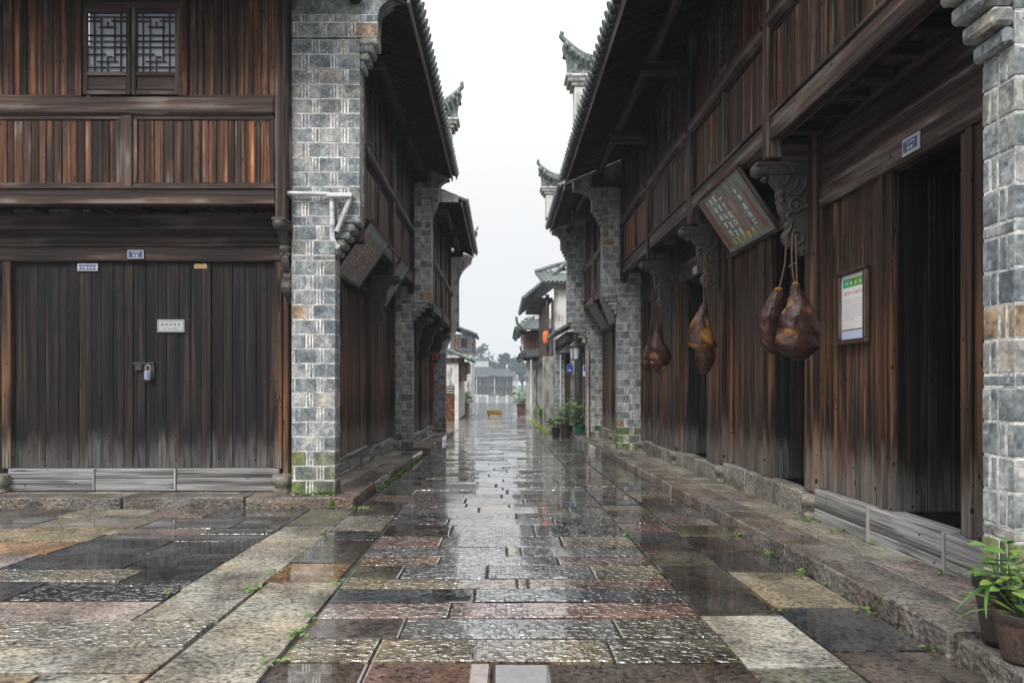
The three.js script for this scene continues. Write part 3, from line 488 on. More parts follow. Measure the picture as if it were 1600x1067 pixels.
// upturned tiled cap of a fire wall: plaster post, stepped cornice, curved tile bed with ridge and horn. xo: street end, y: foot of the cornice
function horseHead(t, s, D, xo, xi, y, k = 1, th = 0.5, drop = 1.1, body = PLASTER) {
  const z0 = -D + 0.1 * k, z1 = -D - th;
  put(t, 'parapet_post', cbox(s * (xo + 0.22 * k), s * xi, y - drop, y, z0 - 0.1, z1 + 0.1, 0.01, { uv: [2, 2] }), body);
  [[0.14, 0, 0.1], [0.06, 0.1, 0.22], [0, 0.22, 0.3]].forEach(([e, a, b]) => put(t, 'cornice', cbox(s * (xo + e * k), s * xi, y + a * k, y + b * k, z0 - 0.02 - e * 0.3, z1 + e * 0.3, 0.02, { uv: [1, 1] }), e ? PLASTERG : PLASTER));
  const sh = new THREE.Shape(), X = (q) => q * k; sh.moveTo(X(0.03), X(0.3)); sh.lineTo(xi - xo, X(0.3)); sh.lineTo(xi - xo, X(0.72)); sh.bezierCurveTo(X(0.6), X(0.74), X(0.25), X(0.8), X(0.0), X(1.12)); sh.lineTo(X(-0.06), X(1.06)); sh.bezierCurveTo(X(0.05), X(0.8), X(0.1), X(0.6), X(0.03), X(0.3));
  const bed = plain(new THREE.ExtrudeGeometry(sh, { depth: th * 0.55, bevelEnabled: false, curveSegments: 8 })); bed.translate(xo, y, -th * 0.27);
  const fix = (g, zc) => { if (s < 0) { g.rotateY(Math.PI); } g.translate(0, 0, zc); return g; };
  put(t, 'cap_bed', fix(bed, -D - th / 2 + 0.05), TILE);
  const ridgeY = (q) => { const u = clamp(q / (1.2 * k)); return y + k * (0.74 + 0.5 * Math.pow(1 - u, 3.2)); };
  for (let q = 0.05 * k; q < xi - xo; q += 0.13 * k) for (const sg of [-1, 1]) {
    const yy = ridgeY(q); const g = rod([s * (xo + q), yy, -D - th / 2 + 0.05], [s * (xo + q - 0.03), yy - 0.26 * k, -D - th / 2 + 0.05 + sg * th * 0.62], 0.05 * k, 0.055 * k, 6); put(t, 'cap_tile', g, TILE);
  }
  const pts = []; for (let i = 0; i <= 10; i++) { const q = -0.1 * k + (xi - xo + 0.1 * k) * i / 10; pts.push([s * (xo + q), ridgeY(Math.max(0, q)) + (q < 0 ? 0.12 * k : 0.03), -D - th / 2 + 0.05]); }
  pts.unshift([s * (xo - 0.06 * k), y + 1.42 * k, -D - th / 2 + 0.05]);
  put(t, 'ridge_horn', tube(pts, 0.065 * k, 30, 7), TILE);
}
// ---------- fire walls with brick piers ----------
seedAt(4242);
const steps = (y, list) => { let v = list[0][1]; for (const [a, b] of list) if (y >= a) v = b; return v; };
function pierThing(label, s, D, th, base, o) {
  const t = thing('brick_fire_wall', label, 'brick wall', [s * 2.6, base, -D], 'brick fire walls between the houses');
  const c1 = o.c1, c2 = o.c2, xi = o.xi, top = o.top;
  brickPier(t, s, D, th, base, c1[0], () => [o.x0, xi], { ...o, mossTo: base + 0.58 });
  corbel(t, s, D, th, c1[0], c1[1], o.x0, o.x1, xi, 5, o.mats);
  if (top <= c1[1]) return t;
  brickPier(t, s, D, th, c1[1], c2[0], () => [o.x1, xi], o);
  corbel(t, s, D, th, c2[0], c2[0] + 0.42, o.x1, o.x2, xi, 4, o.mats);
  brickPier(t, s, D - 0.008, th, c2[0] + 0.42, c2[1], () => [o.x2, xi], o);
  // curved shoulder up to the eave
  const sh = new THREE.Shape(), n = 8; sh.moveTo(o.x2, c2[1]); sh.quadraticCurveTo(o.x2 - 0.02, c2[1] + 0.2, o.x3, c2[1] + 0.24); sh.lineTo(o.x3, top); sh.lineTo(xi, top + (xi - o.x3) * 0.42); sh.lineTo(xi, c2[1]); sh.closePath();
  const g = plain(new THREE.ExtrudeGeometry(sh, { depth: th, bevelEnabled: false, curveSegments: 6 })); if (s < 0) { g.rotateY(Math.PI); g.translate(0, 0, -D); } else g.translate(0, 0, -D - th);
  put(t, 'shoulder', g, o.plasterTop ? PLASTERG : BRICK[3]);
  return t;
}
// corner pier, left of the lane
const L1 = pierThing('grey brick corner pier with white joints and a mossy green foot beside the padlocked doors', -1, 9.08, 0.28, -0.055, { x0: 2.217, x1: 1.89, x2: 1.65, x3: 1.29, xi: 2.8, c1: [3.14, 3.66], c2: [5.62, 6.34], top: 6.62 });
const L2 = pierThing('narrow grey brick pier between the two houses past the corner pier', -1, 16.9, 0.32, -0.2, { x0: 2.217, x1: 1.74, x2: 1.56, x3: 1.3, xi: 2.9, c1: [2.99, 3.5], c2: [5.6, 6.25], top: 6.5 });
const R1 = pierThing('pale grey brick pier at the corner beside the flower pots', 1, 3.75, 0.25, -0.02, { x0: 2.82, x1: 2.5, x2: 2.2, x3: 1.9, xi: 3.42, c1: [3.3, 3.85], c2: [5.6, 6.2], top: 6.4, sideCut: true, thin: [3, 8, 13] });
const R2 = pierThing('dark grey brick pier with a mossy foot standing at the end of the row of hams', 1, 16.6, 0.3, -0.23, { x0: 2.82, x1: 2.45, x2: 2.2, x3: 1.75, xi: 3.4, c1: [3.1, 3.6], c2: [5.3, 5.9], top: 6.35 });
const R3 = pierThing('weathered brick pier behind the potted plants and the iron lamp', 1, 21.9, 0.35, -0.32, { x0: 2.72, x1: 2.1, x2: 1.9, x3: 1.62, xi: 3.3, c1: [2.7, 3.5], c2: [5.4, 6.0], top: 6.4 });
// gables and parapets behind the piers
for (const [t, s, D, x0, x1, y1, th] of [[R1, 1, 3.76, 3.42, 9, 6.6, 0.24], [R2, 1, 16.62, 3.4, 9, 8.4, 0.26], [R3, 1, 21.92, 3.3, 9, 8, 0.3], [L2, -1, 16.92, 2.9, 9, 8, 0.28]]) put(t, 'gable', cbox(s * x0, s * x1, -0.5, y1, -D, -D - th, 0.01, { uv: [2, 2] }), PLASTERG);
horseHead(R2, 1, 16.7, 1.56, 4.2, 8.68, 1.0);
horseHead(R3, 1, 22.0, 1.24, 4.2, 7.5, 0.82, 0.5, 0.75);
horseHead(L2, -1, 16.95, 1.06, 4.2, 7.75, 0.86, 0.5, 0.9);
// white plastic pipe bracket on the corner pier
{
  const t = thing('plastic_pipe_bracket', 'white plastic pipe bracket fixed across the corner brick pier', 'pipe bracket', at(518, 306, 8.98).toArray());
  const p = (x, y, d = 9.0) => at(x, y, d).toArray();
  put(t, 'wall_pipe', rod(p(443, 302), p(514, 303), 0.03, 0.03, 10), PVC);
  put(t, 'top_bar', cbox(at(511, 0, 8.98).x, at(551, 0, 8.98).x, at(0, 309, 8.98).y, at(0, 302, 8.98).y, -9.05, -8.93, 0.012, { uv: [2, 2] }), PVC);
  put(t, 'upright_pipe', tube([p(518, 309), p(519, 340), p(520, 375), p(524, 382), p(529, 388)], 0.036, 24, 9), PVC);
  put(t, 'brace_pipe', rod(p(547, 309), p(526, 362), 0.034, 0.034, 10), PVC);
}
// ---------- the padlocked shop facing the forecourt ----------
seedAt(5151);
{
  const t = thing('timber_shop', 'two storey dark timber shop front with wide padlocked plank doors facing the forecourt', 'shop', [-4.8, -0.06, -9.4]);
  const F = front(9.45), U = front(8.95), k = 9.45 / FPX, ku = 8.95 / FPX, ax = (px) => (px - VX) * k, ay = (py) => EYE - (py - HY) * k, ux = (px) => (px - VX) * ku, uy = (py) => EYE - (py - HY) * ku;
  // ground floor: sill of weathered timbers, frame, doors
  const sillB = -0.075, sillT = ay(732), L = -8, cut = [ax(12), ax(148), ax(275), ax(438)];
  const sill = fput(t, 'sill', F, ax(-120), ax(438), sillB, sillB + 0.02, -0.1, 0.02, GREYW[1], { grain: 'a' });
  for (let i = 0; i < 3; i++) { const m = sillB + 0.02 + (sillT - sillB) * rr(0.5, 0.58); fput(sill, 'sill_timber', F, cut[i] + 0.02, cut[i + 1] - 0.005, sillB + 0.022, m - 0.002, -0.1, 0.045 + rr(-0.006, 0.006), pick(GREYW), { grain: 'a', c: 0.012 }); fput(sill, 'sill_timber', F, cut[i] + 0.02, cut[i + 1] - 0.005, m + 0.002, sillT, -0.1, 0.04 + rr(-0.006, 0.006), pick(GREYW), { grain: 'a', c: 0.012 }); if (i) fput(sill, 'strap', F, cut[i] - 0.012, cut[i] + 0.016, sillB + 0.03, sillT + 0.003, -0.05, 0.058, GREYW[0]); }
  fput(t, 'post', F, ax(4), ax(18), sillT, ay(386), -0.12, 0.03, DOORB[1], { absv: [sillT] }); fput(t, 'post', F, ax(429.5), ax(441), sillT, ay(386), -0.12, 0.03, DOORB[0], { absv: [sillT] });
  fput(t, 'post', F, ax(441.5), ax(450), sillT - 0.2, ay(386), -0.12, 0.0, DOORB[2], { absv: [sillT - 0.3] });
  fput(t, 'lintel', F, ax(-120), ax(447), ay(408.5), ay(386.5), -0.12, 0.045, BEAM[2], { grain: 'a' });
  fput(t, 'lintel_cap', F, ax(-120), ax(447), ay(386), ay(383), -0.1, 0.065, BEAM[0], { grain: 'a' });
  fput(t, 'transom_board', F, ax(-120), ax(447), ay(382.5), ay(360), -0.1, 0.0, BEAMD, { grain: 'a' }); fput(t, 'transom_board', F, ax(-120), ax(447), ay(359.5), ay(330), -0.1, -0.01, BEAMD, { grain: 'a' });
  const cuts = [18.8, 102, 121, 206, 226, 328.5, 429]; // leaves and fixed leaves
  for (let i = 0; i + 1 < cuts.length; i++) { const n0 = [-0.04, -0.03, -0.025, -0.028, -0.024, -0.045][i]; doorPanel(t, F, ax(cuts[i]) + 0.003, ax(cuts[i + 1]) - 0.003, sillT + 0.004, ay(409.5), n0, DOORD, { bw: 0.15 }); }
  // hasp
  fput(t, 'hasp', F, ax(208), ax(241), ay(569), ay(566), -0.02, 0.03, IRON, { c: 0.002 }); fput(t, 'hasp', F, ax(212), ax(222), ay(578), ay(569.5), -0.02, 0.025, IRON, { c: 0.002 }); fput(t, 'hasp', F, ax(224), ax(241), ay(592), ay(569.5), -0.02, 0.012, IRON, { c: 0.003 });
  drum(t, F, ax(444), sillB, 0.1, 0.95); drum(t, F, ax(6), sillB, 0.1, 0.95);
  // jetty: beam, soffit, boarding
  const jb = uy(320.5), jt = uy(297);
  fput(t, 'jetty_beam', U, ux(-120), ux(431), jb, jt, -0.14, 0.05, BEAM[1], { grain: 'a', c: 0.012 }); fput(t, 'jetty_ledge', U, ux(-120), ux(433), jt + 0.001, jt + 0.035, -0.1, 0.075, BEAM[0], { grain: 'a' });
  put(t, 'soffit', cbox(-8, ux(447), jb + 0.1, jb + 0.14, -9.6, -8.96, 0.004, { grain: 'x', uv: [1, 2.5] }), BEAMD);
  for (let i = 0; i < 11; i++) { const x = -7.8 + i * 0.48; put(t, 'joist', cbox(x, x + 0.09, jb + 0.0, jb + 0.098, -9.44, -9.12, 0.005, { grain: 'z', uv: [1, 2.5] }), BEAM[2]); }
  fput(t, 'post', U, ux(431.5), ux(447), uy(345), 6.5, -0.12, 0.06, BEAM[1], { c: 0.012 });
  bracket(t, front(9.43), ux(440), uy(345), 0.03, 0.98);
  const py0 = jt + 0.04, py1 = uy(182);
  panel(t, 'wall_panel', U, ux(-120), ux(189), py0, py1, 0, 0.105, BOARD.concat(BOARD, ORANGE.slice(1)), { fm: BEAM[1] });
  panel(t, 'wall_panel', U, ux(209), ux(429), py0, py1, 0, 0.118, BOARD.concat(ORANGE), { fm: BEAM[1] });
  fput(t, 'stud', U, ux(190), ux(208), py0, py1, -0.05, 0.045, BEAM[1]);
  fput(t, 'rail', U, ux(-120), ux(431), py1 + 0.003, uy(153), -0.1, 0.07, BEAM[1], { grain: 'a', c: 0.03 });
  const wy = uy(149), wt = 6.92;
  boards(put(t, 'wall_panel', fbox(U, ux(-120), ux(119), wy - 0.032, wy, -0.05, 0.03, 0.005, { ...wb(BEAM[1]), grain: 'a' }), BEAM[1]), U, ux(-120), ux(119), wy + 0.002, wt, -0.04, 0.035, 0.105, BOARD);
  boards(put(t, 'wall_panel', fbox(U, ux(295), ux(430), wy - 0.032, wy, -0.05, 0.03, 0.005, { ...wb(BEAM[1]), grain: 'a' }), BEAM[1]), U, ux(295), ux(430), wy + 0.002, wt, -0.04, 0.035, 0.105, BOARD);
  fput(t, 'stud', U, ux(120), ux(130), wy - 0.03, wt, -0.05, 0.05, ORANGE[1]); fput(t, 'stud', U, ux(282), ux(294), wy - 0.03, wt, -0.05, 0.05, ORANGE[1]);
  lattice(t, U, ux(131), ux(205), wy, uy(14), -0.01); lattice(t, U, ux(207), ux(281), wy, uy(14), -0.01);
  fput(t, 'window_head', U, ux(131), ux(281), uy(13), wt, -0.04, 0.03, BEAM[2], { grain: 'a' });
  // body of the house and its front eave
  put(t, 'side_wall', cbox(-8.6, -8.02, -0.3, 8, -9.1, -14.9, 0.01, { uv: [2, 2] }), PLASTERG); put(t, 'back_wall', cbox(-8, -2.9, -0.3, 7.4, -14.6, -14.9, 0.01, { uv: [2, 2] }), PLASTERG);
  const e = [], D0 = 7.95, Y0 = 6.38, rise = 0.5; { const A = (x, d, u) => [x, Y0 + (d - D0) * rise + u, -d]; for (const u of [0.1, 0.13]) { const q = [A(-8.6, D0, u), A(-2.05, D0, u), A(-2.05, 12, u), A(-8.6, 12, u)]; for (const i of [0, 1, 2, 0, 2, 3]) e.push(...q[i]); } }
  const roof = put(t, 'roof', rawGeo(e), BEAMD);
  const tr = tileRun(2.4, rise), rg = cbox(0, 1.3, 0, 0.07, -0.03, 0.03, 0.004, { grain: 'x', uv: [1, 2.5] }); rg.rotateZ(Math.atan(rise));
  for (let i = 0; i < 29; i++) { place(roof, 'tile_row', tr, TILE, -8.5 + i * 0.225, Y0 + 0.1, -D0 + 0.1, Math.PI / 2); if (i < 27) place(roof, 'rafter', rg, BEAM[2], -8.4 + i * 0.24, Y0 + 0.02, -D0 - 0.02, Math.PI / 2); }
  put(roof, 'fascia', cbox(-8.6, -2.05, Y0, Y0 + 0.09, -D0, -D0 - 0.03, 0.004, { grain: 'x', uv: [1, 2.5] }), FASCIA);
}
// ---------- timber houses along the lane ----------
const LEAF = DOORD;
function sideHouse(o) {
  const { s, D0, D1, Xu, Xd, jb, rail, eave } = o, U = side(s, Xu), F = side(s, Xd), t = thing('timber_house', o.label, 'house', [s * (Xd + 0.3), gy((D0 + D1) / 2) + 0.1, -(D0 + D1) / 2], 'timber houses along the lane');
  const doors = o.doors ?? DOORB, lb = o.lintel, ub = o.boards ?? BOARD, jt = jb + 0.24, wt = eave + (Xu - o.Xe) * o.pitch + 0.02;
  // ground floor
  for (const q of o.cols) { const b = gy(q) + 0.15; fput(t, 'column', F, q - 0.1, q + 0.1, b + 0.26, jb + 0.2, -0.1, 0.1, o.colm ?? pick(doors), { absv: [b + 0.1], c: 0.03, uv: [1, 4.7] }); drum(t, F, q, b - 0.02, 0.04, 1); }
  o.bays.forEach((bay, i) => {
    const [a, b, top, wood] = bay.sill, m = wood ? pick(GREYW) : stone([0.19, 0.18, 0.155], 'rough'), bot = gy(b) + 0.1, sl = put(t, 'sill', fbox(F, a, b, bot, bot + 0.02, -0.12, 0.05, 0.004, wb(m)), m);
    const n = Math.max(2, Math.round((b - a) / 1.1)); for (let k = 0; k < n; k++) { const d0 = mix(a, b, k / n), d1 = mix(a, b, (k + 1) / n), h = mix(bot, top, wood ? 0.46 : 1); fput(sl, wood ? 'sill_timber' : 'sill_stone', F, d0 + 0.004, d1 - 0.004, bot + 0.022, h - (wood ? 0.003 : 0), -0.12, 0.1 + rr(-0.01, 0.01), wood ? pick(GREYW) : m, { grain: 'a', c: 0.014 }); if (wood) fput(sl, 'sill_timber', F, d0 + 0.004, d1 - 0.004, h + 0.003, top, -0.12, 0.095 + rr(-0.01, 0.01), pick(GREYW), { grain: 'a', c: 0.014 }); if (wood && k) fput(sl, 'strap', F, d0 - 0.015, d0 + 0.015, bot + 0.03, top + 0.004, -0.05, 0.115, GREYW[0]); }
    for (const [ty, d0, d1, x] of bay.parts) {
      if (ty === 'p') doorPanel(t, F, d0 + 0.004, d1 - 0.004, top + 0.003, lb, x ?? 0, doors, { bw: o.bw });
      if (ty === 'f') fput(t, 'jamb', F, d0, d1, top + 0.002, lb, -0.1, x ?? 0.03, pick(doors), { absv: [top] });
      if (ty === 'l') { const LF = front(d1), p = put(t, 'door_leaf', [cbox(s * (Xd + 0.02), s * (Xd + 0.02 + x), top + 0.5, top + 0.6, -d1 - 0.04, -d1 - 0.06, 0.004, wb(BEAM[2]))], BEAM[2]); const e = [s * (Xd + 0.03), s * (Xd + 0.03 + x)].sort((p, q) => p - q); boards(p, LF, e[0], e[1], top - 0.02, lb - 0.02, -0.04, 0.035, 0.21, LEAF, { base: top }); }
    }
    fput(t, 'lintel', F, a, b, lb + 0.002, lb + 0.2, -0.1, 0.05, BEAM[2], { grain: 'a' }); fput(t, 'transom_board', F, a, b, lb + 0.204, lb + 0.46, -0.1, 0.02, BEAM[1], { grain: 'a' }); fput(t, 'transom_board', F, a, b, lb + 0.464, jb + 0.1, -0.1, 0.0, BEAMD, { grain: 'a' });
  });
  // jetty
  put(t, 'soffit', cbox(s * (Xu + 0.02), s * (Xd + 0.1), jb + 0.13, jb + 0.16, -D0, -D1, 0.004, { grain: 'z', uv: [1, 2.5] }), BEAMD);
  for (let d = D0 + 0.2; d < D1 - 0.1; d += 0.42) put(t, 'joist', cbox(s * (Xu + 0.12), s * (Xd - 0.02), jb + 0.02, jb + 0.128, -d, -d - 0.08, 0.005, { grain: 'x', uv: [1, 2.5] }), BEAM[2]);
  const posts = o.posts;
  for (const q of posts) { fput(t, 'post', U, q - 0.075, q + 0.075, jb - 0.2, wt, -0.1, 0.075, pick(BEAM), { c: 0.018 }); if (o.brackets?.includes(q)) { bracket(t, side(s, Xd - 0.1), q, jb - 0.25, 0, 0.92); fput(t, 'bracket_beam', F, q - 0.06, q + 0.06, jb - 0.245, jb - 0.02, 0.1, Xd - Xu - 0.08, BEAM[2], { grain: 'n' }); } }
  const ends = [D0, ...posts, D1];
  for (let i = 0; i + 1 < ends.length; i++) {
    const a = ends[i] + (i ? 0.078 : 0), b = ends[i + 1] - (i + 2 < ends.length ? 0.078 : 0); if (b - a < 0.25) continue;
    fput(t, 'jetty_beam', U, a, b, jb, jt, -0.12, 0.04, BEAM[1], { grain: 'a', c: 0.014 }); fput(t, 'jetty_ledge', U, a, b, jt + 0.002, jt + 0.04, -0.08, 0.062, BEAM[0], { grain: 'a' });
    const np = b - a > 1.9 ? 2 : 1;
    for (let k = 0; k < np; k++) panel(t, 'wall_panel', U, mix(a, b, k / np) + (k ? 0.04 : 0), mix(a, b, (k + 1) / np) - (k < np - 1 ? 0.04 : 0), jt + 0.043, rail - 0.1, -0.02, 0.125, o.pale && o.pale === i ? PALE : ub, { fw: 0.035 });
    if (np > 1) fput(t, 'stud', U, (a + b) / 2 - 0.038, (a + b) / 2 + 0.038, jt + 0.043, rail - 0.1, -0.06, 0.03, pick(BEAM));
    put(t, 'rail_log', rod(fpt(U, a, rail, 0), fpt(U, b, rail, 0), 0.105, 0.105, 12), BEAM[1]);
    const wins = (o.wins ?? []).filter((w) => w[0] > a && w[1] < b); let c = a;
    for (const [w0, w1, n] of wins) { if (w0 - c > 0.1) wallUp(c, w0); for (let k = 0; k < n; k++) lattice(t, U, mix(w0, w1, k / n) + 0.004, mix(w0, w1, (k + 1) / n) - 0.004, rail + 0.11, wt - 0.25, -0.06, 'dark', BEAM[0]); fput(t, 'window_head', U, w0, w1, wt - 0.245, wt, -0.08, 0.0, BEAM[2], { grain: 'a' }); c = w1; }
    if (b - c > 0.1) wallUp(c, b);
  }
  function wallUp(a, b) { const p = fput(t, 'wall_panel', U, a, b, rail + 0.1, rail + 0.135, -0.06, 0.0, BEAM[2], { grain: 'a' }); boards(p, U, a + 0.004, b - 0.004, rail + 0.137, wt, -0.06, 0.035, 0.13, ub); }
  // brackets under the eave: cantilever beams over each post carry the purlin
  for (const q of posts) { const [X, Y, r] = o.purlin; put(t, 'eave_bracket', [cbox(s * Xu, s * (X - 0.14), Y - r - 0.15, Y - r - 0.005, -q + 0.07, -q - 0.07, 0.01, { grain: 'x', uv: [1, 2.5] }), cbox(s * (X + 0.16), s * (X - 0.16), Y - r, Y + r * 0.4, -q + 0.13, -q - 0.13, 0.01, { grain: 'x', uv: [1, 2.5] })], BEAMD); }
  sideRoof(t, s, D0 - (o.over ?? 0), D1, o.Xe, eave, Xd + 2.6, o.pitch, { purlin: o.purlin, rl: (Xu - o.Xe + 0.2) * 1.1, step: o.tstep });
  // dark room inside
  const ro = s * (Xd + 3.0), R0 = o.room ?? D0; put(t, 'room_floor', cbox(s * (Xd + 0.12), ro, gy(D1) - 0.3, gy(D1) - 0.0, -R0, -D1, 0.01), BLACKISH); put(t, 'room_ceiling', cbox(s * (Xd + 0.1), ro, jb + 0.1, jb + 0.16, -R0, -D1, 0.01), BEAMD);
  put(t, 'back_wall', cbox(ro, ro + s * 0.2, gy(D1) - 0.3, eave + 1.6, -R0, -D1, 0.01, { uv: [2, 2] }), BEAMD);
  return t;
}
const PALE = [[2.4, 1.7, 1.0], [2.1, 1.5, 0.9]].map((t) => woodM(W1, t, [1, 2.5]));
seedAt(6161);
sideHouse({
  s: 1, D0: 4.02, D1: 16.58, Xu: 2.94, Xd: 3.42, jb: 4.06, rail: 5.36, eave: 6.24, Xe: 1.57, pitch: 0.42, lintel: 3.29, purlin: [2.3, 6.4, 0.085], over: 0.5,
  label: 'long two storey dark timber house with hams hung before its open plank doors', cols: [7.36, 10.36, 13.1, 16.25], posts: [7.44, 10.5, 13.5, 16.45], brackets: [7.44, 10.5, 13.5], pale: 3,
  wins: [[5.0, 6.6, 3], [8.5, 9.75, 3], [11.6, 13.1, 3], [14.7, 15.9, 3]],
  bays: [
    { sill: [4.05, 7.25, 0.32, true], parts: [['f', 4.05, 4.9], ['f', 4.9, 4.97, 0.05], ['f', 4.98, 5.06, 0.02], ['l', 5.06, 5.95, 1.15], ['f', 5.96, 6.03, 0.02], ['f', 6.05, 6.11, 0.05], ['p', 6.115, 7.18], ['f', 7.185, 7.25, 0.04]] },
    { sill: [7.47, 10.25, 0.24, false], parts: [['f', 7.47, 7.62, 0.04], ['l', 7.62, 8.62, 1.0], ['f', 8.63, 8.78, 0.02], ['f', 8.82, 9.0, 0.04], ['p', 9.0, 10.1], ['f', 10.1, 10.25, 0.03]] },
    { sill: [10.47, 13.0, 0.14, false], parts: [['p', 10.47, 11.4], ['l', 11.4, 12.6, 0.9], ['f', 12.62, 12.8, 0.02], ['f', 12.85, 13.0, 0.04]] },
    { sill: [13.21, 16.14, 0.08, false], parts: [['p', 13.21, 14.5], ['f', 14.62, 14.72, 0.02], ['f', 14.9, 15.45, 0.02], ['l', 15.45, 15.75, 0.7], ['f', 15.8, 16.14, 0.03]] },
  ],
});
sideHouse({
  s: 1, D0: 16.95, D1: 21.85, Xu: 2.66, Xd: 3.22, jb: 3.72, rail: 4.95, eave: 6.24, Xe: 1.57, pitch: 0.42, lintel: 3.0, purlin: [2.15, 6.3, 0.085],
  label: 'narrower timber house between two brick piers with a small tilted red lettered board', cols: [19.4], posts: [19.4], brackets: [], wins: [[17.6, 19.0, 3], [19.9, 21.2, 3]],
  bays: [{ sill: [17, 19.28, 0.1, false], parts: [['p', 17, 18.2], ['f', 18.2, 18.4, 0.03], ['l', 18.4, 19.1, 0.6], ['f', 19.1, 19.28]] }, { sill: [19.52, 21.8, 0.05, false], parts: [['p', 19.52, 21.8]] }],
});
sideHouse({
  s: -1, D0: 9.38, D1: 16.88, Xu: 2.2, Xd: 2.7, jb: 3.8, rail: 5.1, eave: 6.42, Xe: 1.24, pitch: 0.42, lintel: 3.12, purlin: [1.95, 6.55, 0.085], over: 0.45,
  room: 9.75, label: 'dark timber house along the lane behind the corner pier under two tilted sign boards', cols: [10.6, 13.6, 16.6], posts: [10.6, 13.6, 16.6], brackets: [13.6], wins: [[11.3, 12.6, 3], [13.9, 15.3, 3]], doors: DOORB,
  bays: [{ sill: [10.72, 13.48, 0.2, true], parts: [['l', 10.75, 11.35, 0.7], ['f', 11.36, 11.6, 0.04], ['p', 11.62, 12.85], ['f', 12.86, 13.48, 0.02]] }, { sill: [13.72, 16.48, 0.12, true], parts: [['p', 13.72, 14.7], ['f', 14.72, 15.0, 0.03], ['f', 15.06, 15.2, 0.01], ['p', 15.2, 16.48]] }],
});
sideHouse({
  s: -1, D0: 17.3, D1: 24.5, Xu: 1.84, Xd: 2.5, jb: 3.35, rail: 4.6, eave: 5.92, Xe: 1.03, pitch: 0.42, lintel: 2.8, purlin: [1.5, 6.05, 0.085], over: 0.05,
  label: 'low eaved timber house with carved brackets past the narrow brick pier', cols: [17.7, 20.6, 23.8], posts: [17.7, 20.6, 23.8], brackets: [17.7, 20.6, 23.8], wins: [[18.4, 19.9, 3], [21.4, 23.0, 3]], boards: BOARD,
  bays: [{ sill: [17.8, 20.5, 0.0, true], parts: [['p', 17.8, 20.5]] }, { sill: [20.7, 23.7, -0.05, true], parts: [['p', 20.7, 22.2], ['f', 22.2, 22.5, 0.03], ['p', 22.5, 23.7]] }],
});
// ---------- lettering: worn brush strokes in square cells, as far as the photograph shows them ----------
seedAt(8181);
function canvasTex(w, h, draw) { const c = document.createElement('canvas'); c.width = w; c.height = h; const x = c.getContext('2d'); draw(x, w, h); const t = new THREE.CanvasTexture(c); t.colorSpace = THREE.SRGBColorSpace; t.magFilter = THREE.LinearFilter; return t; }
function glyph(x, cx, cy, s, col, wear = 0) {
  x.fillStyle = col; const b = s * 0.13, n = 2 + Math.floor(rnd() * 3);
  for (let i = 0; i < n; i++) { if (rnd() < wear) continue; const y = cy - s * 0.4 + s * 0.8 * (i + 0.2) / n, l = s * rr(0.55, 0.9); x.fillRect(cx - l / 2 + rr(-0.05, 0.05) * s, y, l, b); }
  for (let i = 0; i < 2; i++) { if (rnd() < wear) continue; const X = cx + s * rr(-0.35, 0.3); x.fillRect(X, cy - s * rr(0.2, 0.45), b, s * rr(0.4, 0.85)); }
}
function worn(x, w, h, cols, n, lw, lh) { for (let i = 0; i < n; i++) { x.globalAlpha = rr(0.08, 0.4); x.fillStyle = pick(cols); x.fillRect(rr(-20, w), rr(-20, h), rr(0.2, 1) * lw, rr(0.2, 1) * lh); } x.globalAlpha = 1; }
const signA = canvasTex(512, 288, (x, w, h) => {
  x.fillStyle = '#6d736c'; x.fillRect(0, 0, w, h); worn(x, w, h, ['#8c9892', '#525850', '#7a5648', '#9aa8a4'], 240, 36, 120);
  x.fillStyle = '#7d4438'; x.globalAlpha = 0.8; x.fillRect(14, 10, 52, h - 30); x.fillRect(430, 90, 34, 170); x.globalAlpha = 1;
  for (const [X, y0, n, s, c] of [[128, 36, 5, 38, '#d4d8d4'], [178, 34, 5, 42, '#c4d0d0'], [232, 44, 5, 40, '#d0d5d2'], [392, 60, 5, 36, '#ccd4d4']]) for (let i = 0; i < n; i++) glyph(x, X, y0 + i * s * 1.12, s, c, 0.15);
  x.fillStyle = '#a5483c'; x.fillRect(266, 60, 9, 150); x.fillRect(318, 70, 10, 160); x.fillStyle = '#b5673a'; x.fillRect(290, 80, 7, 120); x.fillStyle = '#b04a38'; x.fillRect(200, 30, 60, 12);
  for (let i = 0; i < 5; i++) glyph(x, 110 + i * 56, 252, 40, '#cdb53c', 0.05); worn(x, w, h, ['#70766e', '#8c9892', '#5c625a'], 110, 14, 70);
});
const signB = canvasTex(512, 288, (x, w, h) => {
  x.fillStyle = '#6c6a66'; x.fillRect(0, 0, w, h); worn(x, w, h, ['#565654', '#7c807c', '#74564e'], 200, 40, 110); x.fillStyle = '#7f9490'; x.globalAlpha = 0.75; for (let i = 0; i < 14; i++) x.fillRect(10 + i * 35, 6 + rr(0, 8), 28, rr(18, 50)); x.globalAlpha = 0.7; x.fillStyle = '#735a54'; x.fillRect(80, 78, 330, 150); x.globalAlpha = 1;
  for (let r = 0; r < 5; r++) for (let i = 0; i < 6; i++) if (rnd() < 0.8) glyph(x, 110 + r * 64, 90 + i * 24, 22, pick(['#c9cbc4', '#b8bdb8', '#d8938a']), 0.2);
  worn(x, w, h, ['#5b5a56', '#6c706c'], 90, 16, 60); x.globalAlpha = 0.6; x.fillStyle = '#7f9490'; for (let i = 0; i < 9; i++) x.fillRect(rr(0, w), rr(220, 275), rr(14, 40), rr(6, 22)); x.globalAlpha = 1;
});
const signC = canvasTex(256, 256, (x, w, h) => { x.fillStyle = '#76847e'; x.fillRect(0, 0, w, h); worn(x, w, h, ['#8f9f9a', '#5e6a64', '#687068'], 150, 30, 120); });
